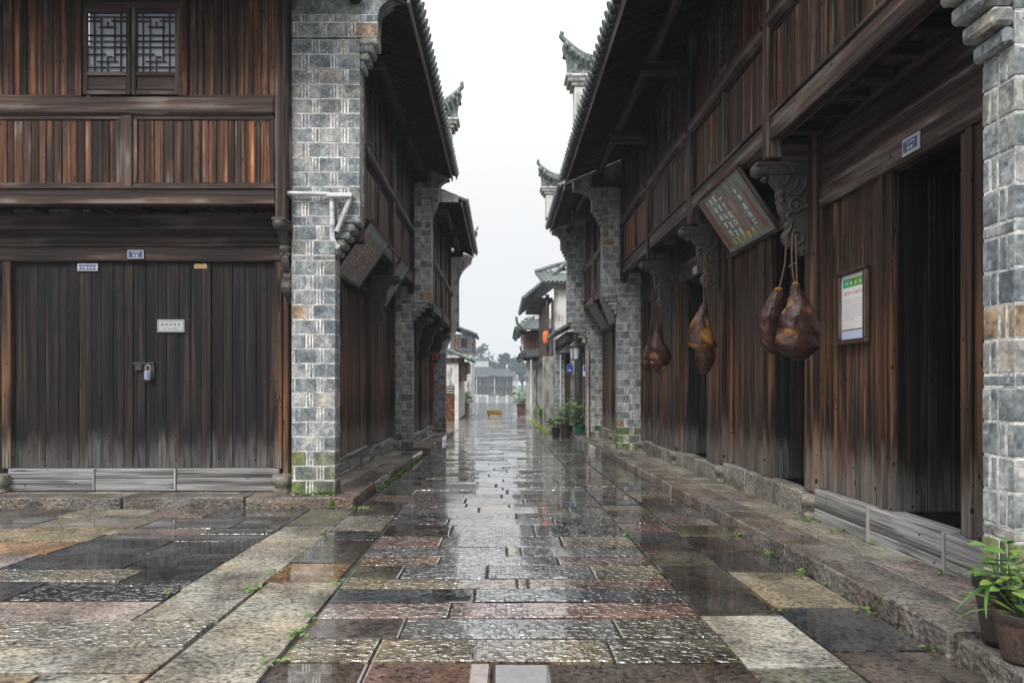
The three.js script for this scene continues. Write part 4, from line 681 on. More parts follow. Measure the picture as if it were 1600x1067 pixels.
const signD = canvasTex(256, 200, (x, w, h) => { x.fillStyle = '#565a60'; x.fillRect(0, 0, w, h); worn(x, w, h, ['#6e747c', '#44484c'], 90, 40, 60); for (let i = 0; i < 4; i++) glyph(x, 128, 34 + i * 42, 38, '#b8402e', 0.05); });
// a board hung between the jetty beam (outer, upper edge) and the lintel (inner, lower edge)
function signBoard(label, s, D0, D1, xu, yu, xl, yl, tex, tint = 1) {
  const L = Math.hypot(xl - xu, yl - yu), t = thing('shop_sign', label, 'sign', [s * (xu + xl) / 2, (yu + yl) / 2, -(D0 + D1) / 2], 'tilted sign boards under the jetties');
  const W = D1 - D0, m = std({ map: tex, color: lin(tint, tint, tint), roughness: 0.6, bumpMap: W4.bump, bumpScale: 0.003 }), wm = BEAM[0];
  const body = cbox(-W / 2, W / 2, -L / 2, L / 2, -0.03, 0, 0.006, { grain: 'x', uv: [1, 2.5] }), face = new THREE.PlaneGeometry(W - 0.06, L - 0.06); face.translate(0, 0, 0.004);
  const fr = [cbox(-W / 2 - 0.01, W / 2 + 0.01, L / 2 - 0.03, L / 2 + 0.02, -0.035, 0.018, 0.005, { grain: 'x', uv: [1, 2.5] }), cbox(-W / 2 - 0.01, W / 2 + 0.01, -L / 2 - 0.02, -L / 2 + 0.03, -0.035, 0.018, 0.005, { grain: 'x', uv: [1, 2.5] }), cbox(-W / 2 - 0.01, -W / 2 + 0.03, -L / 2 + 0.031, L / 2 - 0.031, -0.034, 0.016, 0.005, { uv: [1, 2.5] }), cbox(W / 2 - 0.03, W / 2 + 0.01, -L / 2 + 0.031, L / 2 - 0.031, -0.034, 0.016, 0.005, { uv: [1, 2.5] })];
  const tilt = Math.atan2(xl - xu, yu - yl);   // lower edge drawn in: the face looks down at the street
  const M = new THREE.Matrix4().makeTranslation(s * (xu + xl) / 2, (yu + yl) / 2, -(D0 + D1) / 2).multiply(new THREE.Matrix4().makeRotationY(-s * Math.PI / 2)).multiply(new THREE.Matrix4().makeRotationX(tilt));
  const ap = (g) => g.applyMatrix4(M);
  put(t, 'board', ap(body), wm); put(t, 'painted_face', ap(plain(face)), m); for (const g of fr) put(t, 'edge_moulding', ap(g), BEAM[1]); return t;
}
signBoard('large tilted sign board with faded white and yellow lettering above the pair of hams', 1, 8.3, 10.0, 2.86, 4.08, 3.37, 3.31, signA, 1.35);
signBoard('brown tilted sign board with rows of worn lettering just behind the corner brick pier', -1, 10.6, 12.4, 2.03, 3.98, 2.6, 3.16, signB, 2.0);
signBoard('blank grey green tilted board next to the carved bracket on the padlocked side', -1, 13.85, 15.1, 2.03, 3.98, 2.58, 3.1, signC, 1.7);
signBoard('small dark tilted board with red lettering between the two distant brick piers', 1, 18.6, 20.0, 2.54, 3.6, 2.92, 2.95, signD, 1.3);
signBoard('bare plank board tilted beside the small red lettered board', 1, 17.2, 18.4, 2.55, 3.9, 2.9, 2.98, signC, 0.9);

// ---------- plates, notice ----------
function plate(name, label, px0, px1, py0, py1, D, tex, th = 0.015, edge = PVC) {
  const a = at(px0, py1, D), b = at(px1, py0, D), t = thing(name, label, 'sign', [(a.x + b.x) / 2, a.y, -D]);
  put(t, 'backplate', cbox(a.x, b.x, a.y, b.y, -D, -D + th, 0.004), edge);
  const f = new THREE.PlaneGeometry(b.x - a.x - 0.012, b.y - a.y - 0.012); f.translate((a.x + b.x) / 2, (a.y + b.y) / 2, -D + th + 0.002); put(t, 'plate_face', plain(f), std({ map: tex, roughness: 0.4 }));
  return t;
}
const enamel = (bg, fg, rows) => canvasTex(128, 64, (x, w, h) => { x.fillStyle = bg; x.fillRect(0, 0, w, h); x.fillStyle = fg; x.strokeStyle = fg; x.lineWidth = 3; x.strokeRect(4, 4, w - 8, h - 8); rows.forEach(([n, y, s]) => { for (let i = 0; i < n; i++) glyph(x, w / 2 + (i - (n - 1) / 2) * s * 1.25, y, s, fg, 0); }); });
plate('number_plate', 'small blue enamel number plate on the lintel above the padlocked doors', 199, 224.5, 391, 404.5, 9.39, enamel('#3a4668', '#e4e8ee', [[4, 20, 14], [2, 44, 20]]));
plate('number_plate', 'wide blue lettered plate at the top of the padlocked doors', 121, 153, 412, 424, 9.46, enamel('#57607c', '#eef0f4', [[6, 34, 18]]), 0.02);
plate('paper_tag', 'small yellow tag at the top of the padlocked doors', 303.5, 323, 412.5, 420, 9.46, enamel('#b08a3c', '#7a5a20', [[4, 32, 20]]), 0.012);
plate('door_plaque', 'grey stone plaque fixed on the padlocked plank doors', 246.5, 289, 499.5, 519.5, 9.46, enamel('#a8aba8', '#54585a', [[5, 24, 16], [7, 46, 9]]), 0.03, std({ color: lin(0.3, 0.31, 0.3), roughness: 0.6 }));
{
  const t = thing('padlock', 'small padlock hanging from the hasp of the plank doors', 'padlock', at(230, 594, 9.43).toArray()), p = (x, y) => at(x, y, 9.41).toArray();
  put(t, 'lock_body', cbox(p(225.5, 0)[0], p(235.5, 0)[0], p(0, 594)[1], p(0, 579)[1], -9.42, -9.38, 0.012), STEEL);
  put(t, 'blue_sleeve', cbox(p(230, 0)[0], p(236, 0)[0], p(0, 591)[1], p(0, 581)[1], -9.425, -9.372, 0.006), std({ color: lin(0.12, 0.16, 0.3), roughness: 0.4 }));
  put(t, 'shackle', tube([p(227, 580), p(227, 573), p(230.5, 570), p(234, 573), p(234, 580)], 0.007, 16, 6), STEEL);
}
{ // framed notice on the door panel near the open doorway
  const X = 3.4, t = thing('framed_notice', 'framed white notice with a green heading on the planks beside the open doorway', 'notice', [X, 1.9, -6.55]), d0 = 6.3, d1 = 6.83, y0 = 1.82, y1 = 2.54, m = woodM(W4, [0.9, 0.8, 0.8], [1, 2.5]);
  const F = side(1, X), tex = canvasTex(256, 384, (x, w, h) => {
    x.fillStyle = '#e6e6e4'; x.fillRect(0, 0, w, h); x.fillStyle = '#5fa346'; x.fillRect(14, 26, w - 22, 52); x.fillStyle = '#3fae94'; x.fillRect(18, 34, 70, 36); x.fillStyle = '#8a6a30'; x.fillRect(110, 32, 34, 26); for (let i = 0; i < 4; i++) glyph(x, 60 + i * 46, 54, 22, '#e8f0e0');
    for (let i = 0; i < 7; i++) glyph(x, 42 + i * 29, 112, 24, '#b8485c'); x.fillStyle = '#8a8a8c'; for (let r = 0; r < 8; r++) for (let i = 0; i < 11; i++) if (r < 7 || i < 6) glyph(x, 44 + i * 16, 152 + r * 16, 9, '#6a6a70', 0.2);
    x.fillStyle = '#7a5a64'; x.fillRect(6, 322, w - 12, 9); x.fillStyle = '#c8d4ee'; x.fillRect(6, 334, w - 12, 46);
  });
  const add = (...q) => fput(t, 'frame_rail', F, ...q, 0, 0.05, m, { c: 0.008, grain: Math.abs(q[1] - q[0]) > Math.abs(q[3] - q[2]) ? 'a' : 'y' });
  add(d0, d1, y0, y0 + 0.045); add(d0, d1, y1 - 0.045, y1); add(d0, d0 + 0.045, y0 + 0.046, y1 - 0.046); add(d1 - 0.045, d1, y0 + 0.046, y1 - 0.046);
  fput(t, 'backboard', F, d0 + 0.02, d1 - 0.02, y0 + 0.02, y1 - 0.02, 0.002, 0.012, m);
  const f = new THREE.PlaneGeometry(d1 - d0 - 0.08, y1 - y0 - 0.08); f.rotateY(-Math.PI / 2); f.translate(X - 0.016, (y0 + y1) / 2, -(d0 + d1) / 2); put(t, 'sheet', plain(f), std({ map: tex, roughness: 0.3 }));
}
{ const X = 3.37, t = thing('number_plate', 'blue enamel number plate on the lintel over the wide open doorway', 'sign', [X, 3.34, -5.6]), F = side(1, X); fput(t, 'backplate', F, 5.48, 5.72, 3.33, 3.47, 0, 0.015, PVC, { c: 0.004 }); const f = new THREE.PlaneGeometry(0.22, 0.12); f.rotateY(-Math.PI / 2); f.translate(X - 0.018, 3.4, -5.6); put(t, 'plate_face', plain(f), std({ map: enamel('#3a4668', '#e4e8ee', [[4, 20, 14], [2, 44, 20]]), roughness: 0.4 })); }
{ const X = 3.37, t = thing('number_plate', 'grey blue number plate over the narrow open doorway behind the middle ham', 'sign', [X, 3.34, -11.9]), F = side(1, X); fput(t, 'backplate', F, 11.72, 11.98, 3.33, 3.46, 0, 0.015, PVC, { c: 0.004 }); const f = new THREE.PlaneGeometry(0.24, 0.11); f.rotateY(-Math.PI / 2); f.translate(X - 0.018, 3.395, -11.85); put(t, 'plate_face', plain(f), std({ map: enamel('#8a94a4', '#e4e8ee', [[3, 32, 26]]), roughness: 0.4 })); }

// ---------- hams ----------
// a ham is one body: spine points, each with a half width, half depth and the part of it that is pale fat
const HAMM = (() => { const m = std({ vertexColors: true, roughness: 0.5, specularIntensity: 0.6, clearcoat: 0.1, clearcoatRoughness: 0.3, bumpMap: brickBump, bumpScale: 0.028 }); return m; })();
function hamBody(spine, seedk, fatAt) {   // spine: [x, y, z, rx, rz]
  const ns = 34, nr = 22, P = [], U = [], C = [], I = [], cv = (k) => new THREE.CatmullRomCurve3(spine.map((s) => new THREE.Vector3(...k(s))));
  const c1 = cv((s) => [s[0], s[1], s[2]]), c2 = cv((s) => [s[3], s[4], 0]);
  for (let i = 0; i <= ns; i++) { const t = i / ns, p = c1.getPoint(t), r = c2.getPoint(t); for (let j = 0; j <= nr; j++) {
    const a = j / nr * Math.PI * 2, n = 1 + 0.3 * (fbm(j / nr, t, 4, 5, seedk, 3) - 0.5) * 2 + 0.26 * (fbm(j / nr, t, 16, 20, seedk + 7, 2) - 0.5), q = i === 0 || i === ns ? 0.02 : 1;
    P.push(p.x + Math.cos(a) * r.x * n * q, p.y, p.z + Math.sin(a) * r.y * n * q); U.push(j / nr * 0.8, t * 0.8);
    const f = fatAt(t, a / 6.283, fbm(j / nr, t, 6, 8, seedk + 30, 3)), b = 0.6 + 0.8 * fbm(j / nr, t, 9, 9, seedk + 50, 3);
    C.push(mix(0.033 * b, 0.36, f), mix(0.011 * b, 0.17, f), mix(0.008 * b, 0.025, f));
  } }
  for (let i = 0; i < ns; i++) for (let j = 0; j < nr; j++) { const a = i * (nr + 1) + j, b = a + nr + 1; I.push(a, a + 1, b, b, a + 1, b + 1); }
  const g = new THREE.BufferGeometry(); g.setAttribute('position', new THREE.Float32BufferAttribute(P, 3)); g.setAttribute('uv', new THREE.Float32BufferAttribute(U, 2)); g.setAttribute('color', new THREE.Float32BufferAttribute(C, 3)); g.setIndex(I); g.computeVertexNormals(); return g;
}
function ham(label, D, px, spinePx, sk, fat, ropes, zoff = 0) {   // outline read from the photograph: [x, y, half width] per level, at the ham's distance
  const k = D / FPX, sp = spinePx.map(([x, y, w]) => { const p = at(x, y, D); return [p.x, p.y, p.z + zoff, w * k, w * k * 0.72]; });
  const t = thing('cured_ham', label, 'ham', [sp[0][0], sp[sp.length - 1][1], -D], 'cured hams hung before the timber house');
  put(t, 'meat', hamBody(sp, sk, fat), HAMM);
  for (const r of ropes) put(t, 'cord', tube(r.map(([x, y]) => { const p = at(x, y, D); return [p.x, p.y, p.z + zoff]; }), 0.009, 14, 6), ROPE);
  return t;
}
const fatRim = (lo, hi) => (t, u, n) => clamp(sst(lo, lo + 0.05, n) * sst(hi, hi - 0.1, t) * 0.7 + sst(0.06, 0.02, t) * 0.8);
ham('broad dark glossy ham, the larger of the pair at the open doorway', 6.75, 1240, [[1236, 442, 4], [1237, 452, 8], [1240, 463, 12], [1243, 478, 19], [1242, 498, 28], [1240, 520, 32], [1240, 540, 29], [1240, 556, 18], [1240, 565, 4]], 700, (t, u, n) => sst(0.07, 0.03, t) * 0.9 + 0.55 * sst(0.62, 0.7, n) * sst(0.25, 0.4, t) * sst(0.75, 0.6, t), [[[1232, 372], [1231, 400], [1232, 425], [1236, 446]], [[1237, 372], [1238, 415], [1239, 446]], [[1226, 420], [1232, 416], [1239, 413]]], 0.1);
ham('slender dark ham hanging behind the broad ham of the pair', 6.95, 1205, [[1217, 448, 4], [1215, 458, 9], [1209, 472, 11], [1202, 490, 13], [1197, 512, 13], [1200, 532, 14], [1208, 547, 11], [1216, 556, 4]], 720, (t, u, n) => sst(0.09, 0.03, t) * 0.9, [[[1229, 372], [1227, 410], [1221, 440], [1218, 450]]]);
ham('middle ham split open with yellow fat hanging before the narrow doorway', 9.9, 1098, [[1101, 470, 2], [1100, 480, 6], [1097, 495, 11], [1096, 512, 16], [1097, 530, 20], [1100, 541, 21], [1101, 548, 15], [1103, 556, 16], [1101, 570, 12], [1100, 580, 8], [1098, 588, 2]], 740, (t, u, n) => clamp(0.55 * sst(0.3, 0.5, t) * sst(0.62, 0.5, t) * sst(0.42, 0.55, n) + 0.5 * sst(0.5, 0.6, n) * sst(0.1, 0.2, t) * sst(0.5, 0.35, t)), [[[1100, 392], [1101, 430], [1100, 455], [1100, 476]], [[1103, 398], [1105, 440], [1102, 472]]]);
ham('smallest dark ham with a strip of yellow fat nearest the brick pier', 12.6, 1030, [[1027, 508, 2], [1027, 516, 5], [1028, 528, 9], [1030, 545, 15], [1031, 560, 17], [1031, 572, 14], [1030, 583, 3]], 760, (t, u, n) => clamp(0.8 * sst(0.55, 0.62, n) * sst(0.5, 0.7, t)), [[[1029, 440], [1031, 470], [1029, 495], [1027, 512]], [[1033, 470], [1033, 500], [1029, 512]]]);
ham('thin shank of meat tucked behind the smallest ham', 12.9, 1012, [[1013, 538, 2], [1011, 548, 5], [1009, 562, 7], [1011, 574, 7], [1014, 583, 2]], 780, () => 0, [[[1020, 455], [1018, 500], [1013, 541]]]);

// ---------- plants ----------
seedAt(9191);
function leafGeo(L, W, bend, n = 6) {   // a blade along +x that arches; widest in the middle
  const P = [], U = []; let prev = null;
  for (let i = 0; i <= n; i++) { const t = i / n, a = bend * t, x = L * (bend ? Math.sin(a) / bend : t), y = L * (bend ? (Math.cos(a) - 1) / bend : 0), w = W * Math.pow(Math.sin(Math.PI * (0.06 + 0.92 * t)), 0.8) / 2, c = [[x, y + w * 0.25, w], [x, y, 0], [x, y + w * 0.25, -w]]; if (prev) for (const k of [0, 1]) P.push(...prev[k], ...c[k], ...c[k + 1], ...prev[k], ...c[k + 1], ...prev[k + 1]); prev = c; }
  return rawGeo(P);
}
const STRAP = [leafGeo(0.34, 0.018, 1.5), leafGeo(0.26, 0.016, 1.0)], BROAD = [leafGeo(0.16, 0.1, 0.6), leafGeo(0.11, 0.07, 0.9)], SMALL = [leafGeo(0.07, 0.05, 0.5, 4), leafGeo(0.05, 0.04, 0.8, 4)];
function potGeo(r0, r1, h) { return plain(new THREE.LatheGeometry([[0.001, 0], [r0, 0], [r0 * 1.04, h * 0.08], [mix(r0, r1, 0.85), h * 0.8], [r1 * 0.98, h * 0.82], [r1 * 1.06, h * 0.84], [r1 * 1.06, h * 0.98], [r1, h], [r1 * 0.9, h], [r1 * 0.86, h * 0.86], [0.001, h * 0.86]].map((p) => new THREE.Vector2(...p)), 20)); }
function pottedPlant(label, x, y, D, r0, r1, h, pm, leaves, name = 'potted_plant') {
  const t = thing(name, label, 'plant', [x, y, -D], 'potted plants'); place(t, 'pot', potGeo(r0, r1, h), pm, x, y, -D);
  place(t, 'soil', plain(new THREE.CylinderGeometry(r1 * 0.87, r1 * 0.87, 0.02, 16)), std({ color: lin(0.03, 0.022, 0.015), roughness: 1 }), x, y + h * 0.88, -D);
  for (const [set, n, spread, hgt, tilt, sc] of leaves) for (let i = 0; i < n; i++) {
    const a = rnd() * 6.283, rad = spread * Math.sqrt(rnd()), hh = hgt * rr(0.15, 1), lx = x + Math.cos(a) * rad, lz = -D + Math.sin(a) * rad, ly = y + h * 0.86 + hh;
    const m = place(t, 'leaf', pick(set), pick(GREEN), set === STRAP ? x + Math.cos(a) * 0.02 : lx, set === STRAP ? y + h * 0.86 : ly, set === STRAP ? -D + Math.sin(a) * 0.02 : lz, 0, (sc ?? 1) * rr(0.8, 1.25));
    m.rotation.set(rr(-0.4, 0.4), -a + rr(-0.6, 0.6), (tilt ?? 0.5) * rr(0.4, 1.3), 'YXZ');
    if (set !== STRAP && i % 3 === 0) put(t, 'stem', rod([x + Math.cos(a) * 0.02, y + h * 0.86, -D + Math.sin(a) * 0.02], [lx, ly, lz], 0.004, 0.003, 5), GREEN[2]);
  }
  return t;
}
const potM = (c, r = 0.6) => std({ map: sgrey, color: lin(c[0] * 2.2, c[1] * 2.2, c[2] * 2.2), roughness: r }, [1, 1]);
const POTB = potM([0.075, 0.045, 0.035]), POTD = potM([0.045, 0.032, 0.028]), POTG = potM([0.02, 0.14, 0.1], 0.4), POTT = potM([0.2, 0.12, 0.07]);
pottedPlant('tall dark brown pot with drooping strap leaves against the corner brick pier', 2.68, 0.052, 3.66, 0.085, 0.125, 0.35, POTD, [[STRAP, 20, 0.05, 0.1, 1.0], [BROAD, 9, 0.11, 0.24, 0.5, 0.7], [SMALL, 16, 0.1, 0.2, 0.4, 0.9]]);
pottedPlant('wide brown clay pot with trailing small leaves at the corner step', 2.63, 0.052, 3.42, 0.1, 0.145, 0.25, POTB, [[SMALL, 60, 0.15, 0.22, 0.3, 0.95], [BROAD, 10, 0.1, 0.4, 0.4, 0.8], [STRAP, 7, 0.03, 0.1, 0.9]]);
const bushy = (n, sp, h, sc = 1) => [[BROAD, n, sp, h, 0.5, sc], [SMALL, n, sp, h * 0.8, 0.5, sc * 1.3]];
pottedPlant('leafy plant in a square edged brown planter beside the thin white pole', 2.3, gy(24.4), 24.4, 0.2, 0.24, 0.42, POTB, bushy(46, 0.36, 0.8, 1.5));
pottedPlant('leafy plant in a bright green pot before the weathered pier', 2.62, gy(22.9) + 0.16, 22.9, 0.15, 0.2, 0.34, POTG, bushy(20, 0.26, 0.4, 1.4));
pottedPlant('tall leafy plant in a clay pot behind the bright green pot', 2.62, gy(23.4) + 0.16, 23.4, 0.16, 0.2, 0.62, POTT, bushy(52, 0.42, 0.75, 1.5));
pottedPlant('low leafy plant in a brown pot in front of the square edged planter', 2.02, gy(25.2), 25.2, 0.15, 0.19, 0.3, POTB, bushy(34, 0.28, 0.4, 1.4));
pottedPlant('spreading shrub in a clay pot at the foot of the white gabled house', 2.0, gy(32) + 0.12, 32, 0.2, 0.25, 0.4, POTT, bushy(44, 0.36, 0.5, 1.6));
pottedPlant('small shrub in a dark green tub on the low mossy walkway', 2.55, gy(38) + 0.12, 38, 0.22, 0.28, 0.42, POTG, bushy(36, 0.3, 0.4, 1.6));
pottedPlant('yellow green shrub in a tub farther along the low mossy walkway', 2.45, gy(40.5) + 0.12, 40.5, 0.2, 0.26, 0.46, potM([0.04, 0.09, 0.05]), bushy(40, 0.3, 0.5, 1.6));
pottedPlant('round green bush in a brick planter at the river end, on the lantern side', 1.6, gy(55), 55, 0.35, 0.42, 0.85, potM([0.2, 0.09, 0.06]), bushy(90, 0.62, 1.1, 2.4));
pottedPlant('round green bush in a tall stone planter at the river end, opposite the lantern', -2.85, gy(50), 50, 0.4, 0.46, 0.95, potM([0.2, 0.2, 0.19]), bushy(90, 0.6, 1.0, 2.4));
// weeds and moss in the joints
{
  const t = new THREE.Group(); t.name = 'weeds'; t.userData = { label: 'small bright green weeds and moss along the kerbs and paving joints', category: 'weeds', kind: 'stuff' }; scene.add(t); rootOf.set(t, t);
  const G = [[], []], blob = (x, y, z, r) => { const g = plain(new THREE.IcosahedronGeometry(r, 1)); const p = g.attributes.position; for (let i = 0; i < p.count; i++) { const k = 1 + 0.5 * (LAT[(Math.round(p.getX(i) * 9000) * 31 + Math.round(p.getZ(i) * 9000) * 17 + Math.round(p.getY(i) * 9000)) & 65535] - 0.5); p.setXYZ(i, p.getX(i) * k, p.getY(i) * 0.4 * k, p.getZ(i) * k); } g.computeVertexNormals(); g.translate(x, y, z); G[0].push(g); };
  const tuft = (x, D, n, y = gy(D), sp = 0.07) => { for (let i = 0; i < n; i++) { const g = pick(SMALL).clone(), s = rr(0.35, 0.8); g.scale(s, s, s); g.rotateZ(rr(0.1, 0.9)); g.rotateY(rnd() * 6.28); g.translate(x + rr(-sp, sp), y + rr(0, 0.02), -D + rr(-sp, sp)); G[1].push(g); } };
  for (const [x, d, n] of [[-1.93, 8.8, 16], [-1.78, 8.78, 26], [-1.7, 8.75, 12], [-2.2, 8.83, 14], [-3.2, 8.8, 10], [-2.75, 8.8, 6], [-1.28, 5.3, 12], [-1.26, 4.5, 8], [-1.24, 4.15, 12], [-1.25, 3.75, 8], [-1.86, 5.1, 12], [-1.86, 5.6, 9], [-1.87, 6.5, 8], [-1.86, 7.2, 8], [-2.42, 5.0, 7], [-4.2, 8.1, 5], [-5.3, 8.2, 5], [2.47, 7.6, 8], [2.47, 7.1, 10], [2.47, 6.6, 10], [2.47, 6.2, 10], [2.48, 5.55, 22], [2.48, 5.2, 9], [1.9, 4.6, 8], [2.48, 4.6, 9], [2.5, 3.9, 8], [1.32, 7, 9], [2.46, 9.4, 6]]) tuft(x, d, n);
  for (const [x, d, n] of [[3.24, 8.9, 16], [3.2, 7.15, 26], [3.25, 6.6, 20], [3.26, 6.0, 9], [3.26, 5.3, 8], [3.26, 5.0, 7], [-2.35, 9.6, 6]]) tuft(x, d, n, gy(d) + 0.15, 0.09);
  for (let i = 0; i < 70; i++) { const d = rr(10.5, 16.4); blob(-1.905, gy(d) + rr(0, 0.07) * (d - 9) / 7, -d, rr(0.015, 0.045)); if (i % 2) tuft(-1.86, d, 2, gy(d), 0.05); }
  for (let i = 0; i < 60; i++) { const d = rr(27, 41); blob(1.82 + rr(-0.1, 0.06), gy(d) + 0.01, -d, rr(0.05, 0.13)); tuft(1.8, d, 3, gy(d), 0.12); }
  for (let i = 0; i < 46; i++) { const d = rr(3.3, 9), e = rnd() < 0.4 ? edgeL(d) : pick([-1.86, 1.32, 2.49, -2.43]); blob(e + rr(-0.012, 0.012), gy(d) - 0.012, -d, rr(0.008, 0.018)); }
  for (let i = 0; i < 26; i++) { blob(rr(-2.8, -2.2), -0.05 + rr(0, 0.05), -9.07, rr(0.012, 0.03)); blob(rr(2.85, 3.35), gy(16.5) + 0.14, -16.56, rr(0.02, 0.045)); blob(-2.2 + rr(-0.01, 0.01), gy(8.9) + 0.06 + rr(-0.06, 0.05), -8.865, rr(0.01, 0.025)); }
  put(t, 'moss', G[0], MOSS); put(t, 'tufts', G[1], GREEN[1]);
}
// ---------- small things along the lane ----------
{
  const t = thing('wall_lamp', 'iron framed lantern with pale glass hanging from the weathered pier', 'lamp', at(899, 562, 21).toArray()), c = at(899, 0, 21).x, y0 = at(0, 562, 21).y, y1 = at(0, 542, 21).y, ytop = at(0, 534, 21).y, z = -21, r = 0.19;
  const ring = (y, k) => plain(new THREE.CylinderGeometry(r * k, r * k, 0.04, 6)).translate(c, y, z);
  put(t, 'lamp_cap', [plain(new THREE.CylinderGeometry(r * 0.25, r * 1.25, ytop - y1, 6)).translate(c, (ytop + y1) / 2 + 0.02, z), ring(y1, 1.2)], IRON); put(t, 'base_ring', ring(y0, 0.85), IRON);
  put(t, 'glass', plain(new THREE.CylinderGeometry(r, r * 0.78, y1 - y0, 6)).translate(c, (y0 + y1) / 2, z), std({ color: lin(0.55, 0.6, 0.64), roughness: 0.25 }));
  for (let i = 0; i < 6; i++) { const a = (i + 0.5) / 6 * 6.283; put(t, 'rib', rod([c + Math.sin(a) * r * 0.8, y0, z + Math.cos(a) * r * 0.8], [c + Math.sin(a) * r * 1.03, y1, z + Math.cos(a) * r * 1.03], 0.014, 0.014, 5), IRON); }
  put(t, 'arm', tube([[c, ytop, z], [c, ytop + 0.18, z], [c + 0.3, ytop + 0.22, z - 0.3], [2.72, ytop + 0.1, -21.92]], 0.022, 16, 6), IRON);
}
{
  const D = 25, t = thing('tin_awning', 'small dark curved tin awning on a thin white pole behind the lantern', 'awning', at(874, 680, D).toArray()), a = at(875, 552, D), b = at(893, 533, D);
  const pts = [], n = 8; for (let i = 0; i <= n; i++) { const u = i / n; pts.push(new THREE.Vector2(0.12 + 0.5 * u, 0.42 * Math.pow(1 - u, 1.7))); }
  put(t, 'canopy', plain(new THREE.LatheGeometry(pts, 20)).translate(a.x + 0.45, a.y, -D), std({ color: lin(0.06, 0.07, 0.075), roughness: 0.5, side: THREE.DoubleSide })); put(t, 'pole', rod([a.x, gy(D), -D + 0.3], [a.x, a.y, -D + 0.3], 0.03, 0.03, 8), PVC); put(t, 'cross_bar', rod([a.x, a.y, -D + 0.3], [2.5, a.y + 0.02, -D - 0.2], 0.025, 0.025, 8), IRON);
}
function lantern(label, px, y0, y1, w, D, col, top) {
  const c = at(px, y1, D), h = at(px, y0, D).y - c.y, r = w / 2 * D / FPX, t = thing('paper_lantern', label, 'lantern', c.toArray());
  put(t, 'shade', plain(new THREE.LatheGeometry([[0.5, 0], [0.85, 0.08], [1, 0.3], [1, 0.7], [0.85, 0.92], [0.5, 1]].map(([x, y]) => new THREE.Vector2(x * r, y * h)), 16)).translate(c.x, c.y, c.z), std({ color: lin(...col), roughness: 0.7 }));
  put(t, 'cap', plain(new THREE.CylinderGeometry(r * 0.55, r * 0.55, h * 0.08, 12)).translate(c.x, c.y + h * 1.03, c.z), IRON); put(t, 'foot', plain(new THREE.CylinderGeometry(r * 0.55, r * 0.55, h * 0.08, 12)).translate(c.x, c.y - h * 0.03, c.z), IRON);
  put(t, 'cord', rod([c.x, c.y + h, c.z], [c.x, top, c.z], 0.012, 0.012, 5), IRON);
}
lantern('orange paper lantern hanging under the eave of the white gabled house', 853, 517, 537, 10, 30.5, [0.75, 0.16, 0.04], 4.3);
lantern('small dark red lantern under the roof of the far small house by the river', 738, 532, 537, 5, 51.5, [0.2, 0.03, 0.04], 5.1);
{
  const t = thing('cloth_banner', 'red and green cloth banner with a long red strip hanging by the timber doors', 'banner', at(678, 617, 21.5).toArray()), D = 21.5, p = (x, y) => at(x, y, D);
  const sheet = (x0, x1, y0, y1, m, nm) => { const a = p(x0, y1), b = p(x1, y0), g = new THREE.PlaneGeometry(b.x - a.x, b.y - a.y, 8, 6), q = g.attributes.position; for (let i = 0; i < q.count; i++) q.setZ(i, 0.03 * Math.sin(q.getX(i) * 40)); g.computeVertexNormals(); g.translate((a.x + b.x) / 2, (a.y + b.y) / 2, -D); put(t, nm, plain(g), m); };
  const red = std({ color: lin(0.45, 0.03, 0.05), roughness: 0.85, side: THREE.DoubleSide });
  sheet(676, 684, 551, 562, red, 'red_cloth'); sheet(676, 684, 562.2, 568, std({ color: lin(0.03, 0.05, 0.04), roughness: 0.85, side: THREE.DoubleSide }), 'green_cloth'); sheet(673, 677.5, 566, 617, red, 'red_strip');
}
{
  const D = 22.6, blue = std({ color: lin(0.02, 0.07, 0.42), roughness: 0.35 });
  const t = thing('meter_box', 'small bright blue box fixed on the boards above the potted plants', 'box', at(891, 583, 24).toArray()); const a = at(887, 583, 24), b = at(895, 569, 24); put(t, 'case', cbox(a.x, b.x, a.y, b.y, -24.0, -24.2, 0.02), blue); put(t, 'label_strip', cbox(a.x + 0.04, b.x - 0.06, a.y + 0.06, a.y + 0.13, -23.99, -24.0, 0.002), PVC);
  const u = thing('blue_notice', 'white and blue notice plate beside the pink drain pipe', 'sign', at(915, 588, D).toArray()), c = at(911, 588, D), e = at(918, 571, D); put(u, 'plate', cbox(c.x, e.x, c.y, e.y, -D, -D - 0.03, 0.004), PVC); put(u, 'blue_panel', cbox(c.x + 0.02, e.x - 0.02, c.y + 0.17, e.y - 0.03, -D + 0.006, -D - 0.001, 0.002), blue);
  const v = thing('drain_pipe', 'pinkish plastic drain pipe running down beside the weathered pier', 'pipe', at(919, 680, 21.8).toArray()), q = at(919, 0, 21.8); put(v, 'pipe', rod([q.x, gy(21.8) + 0.1, -21.8], [q.x, at(0, 548, 21.8).y, -21.8], 0.04, 0.04, 10), std({ color: lin(0.5, 0.36, 0.36), roughness: 0.5 })); for (const y of [600, 640]) put(v, 'pipe_clip', plain(new THREE.CylinderGeometry(0.055, 0.055, 0.05, 10)).translate(q.x, at(0, y, 21.8).y, -21.8), STEEL);
}
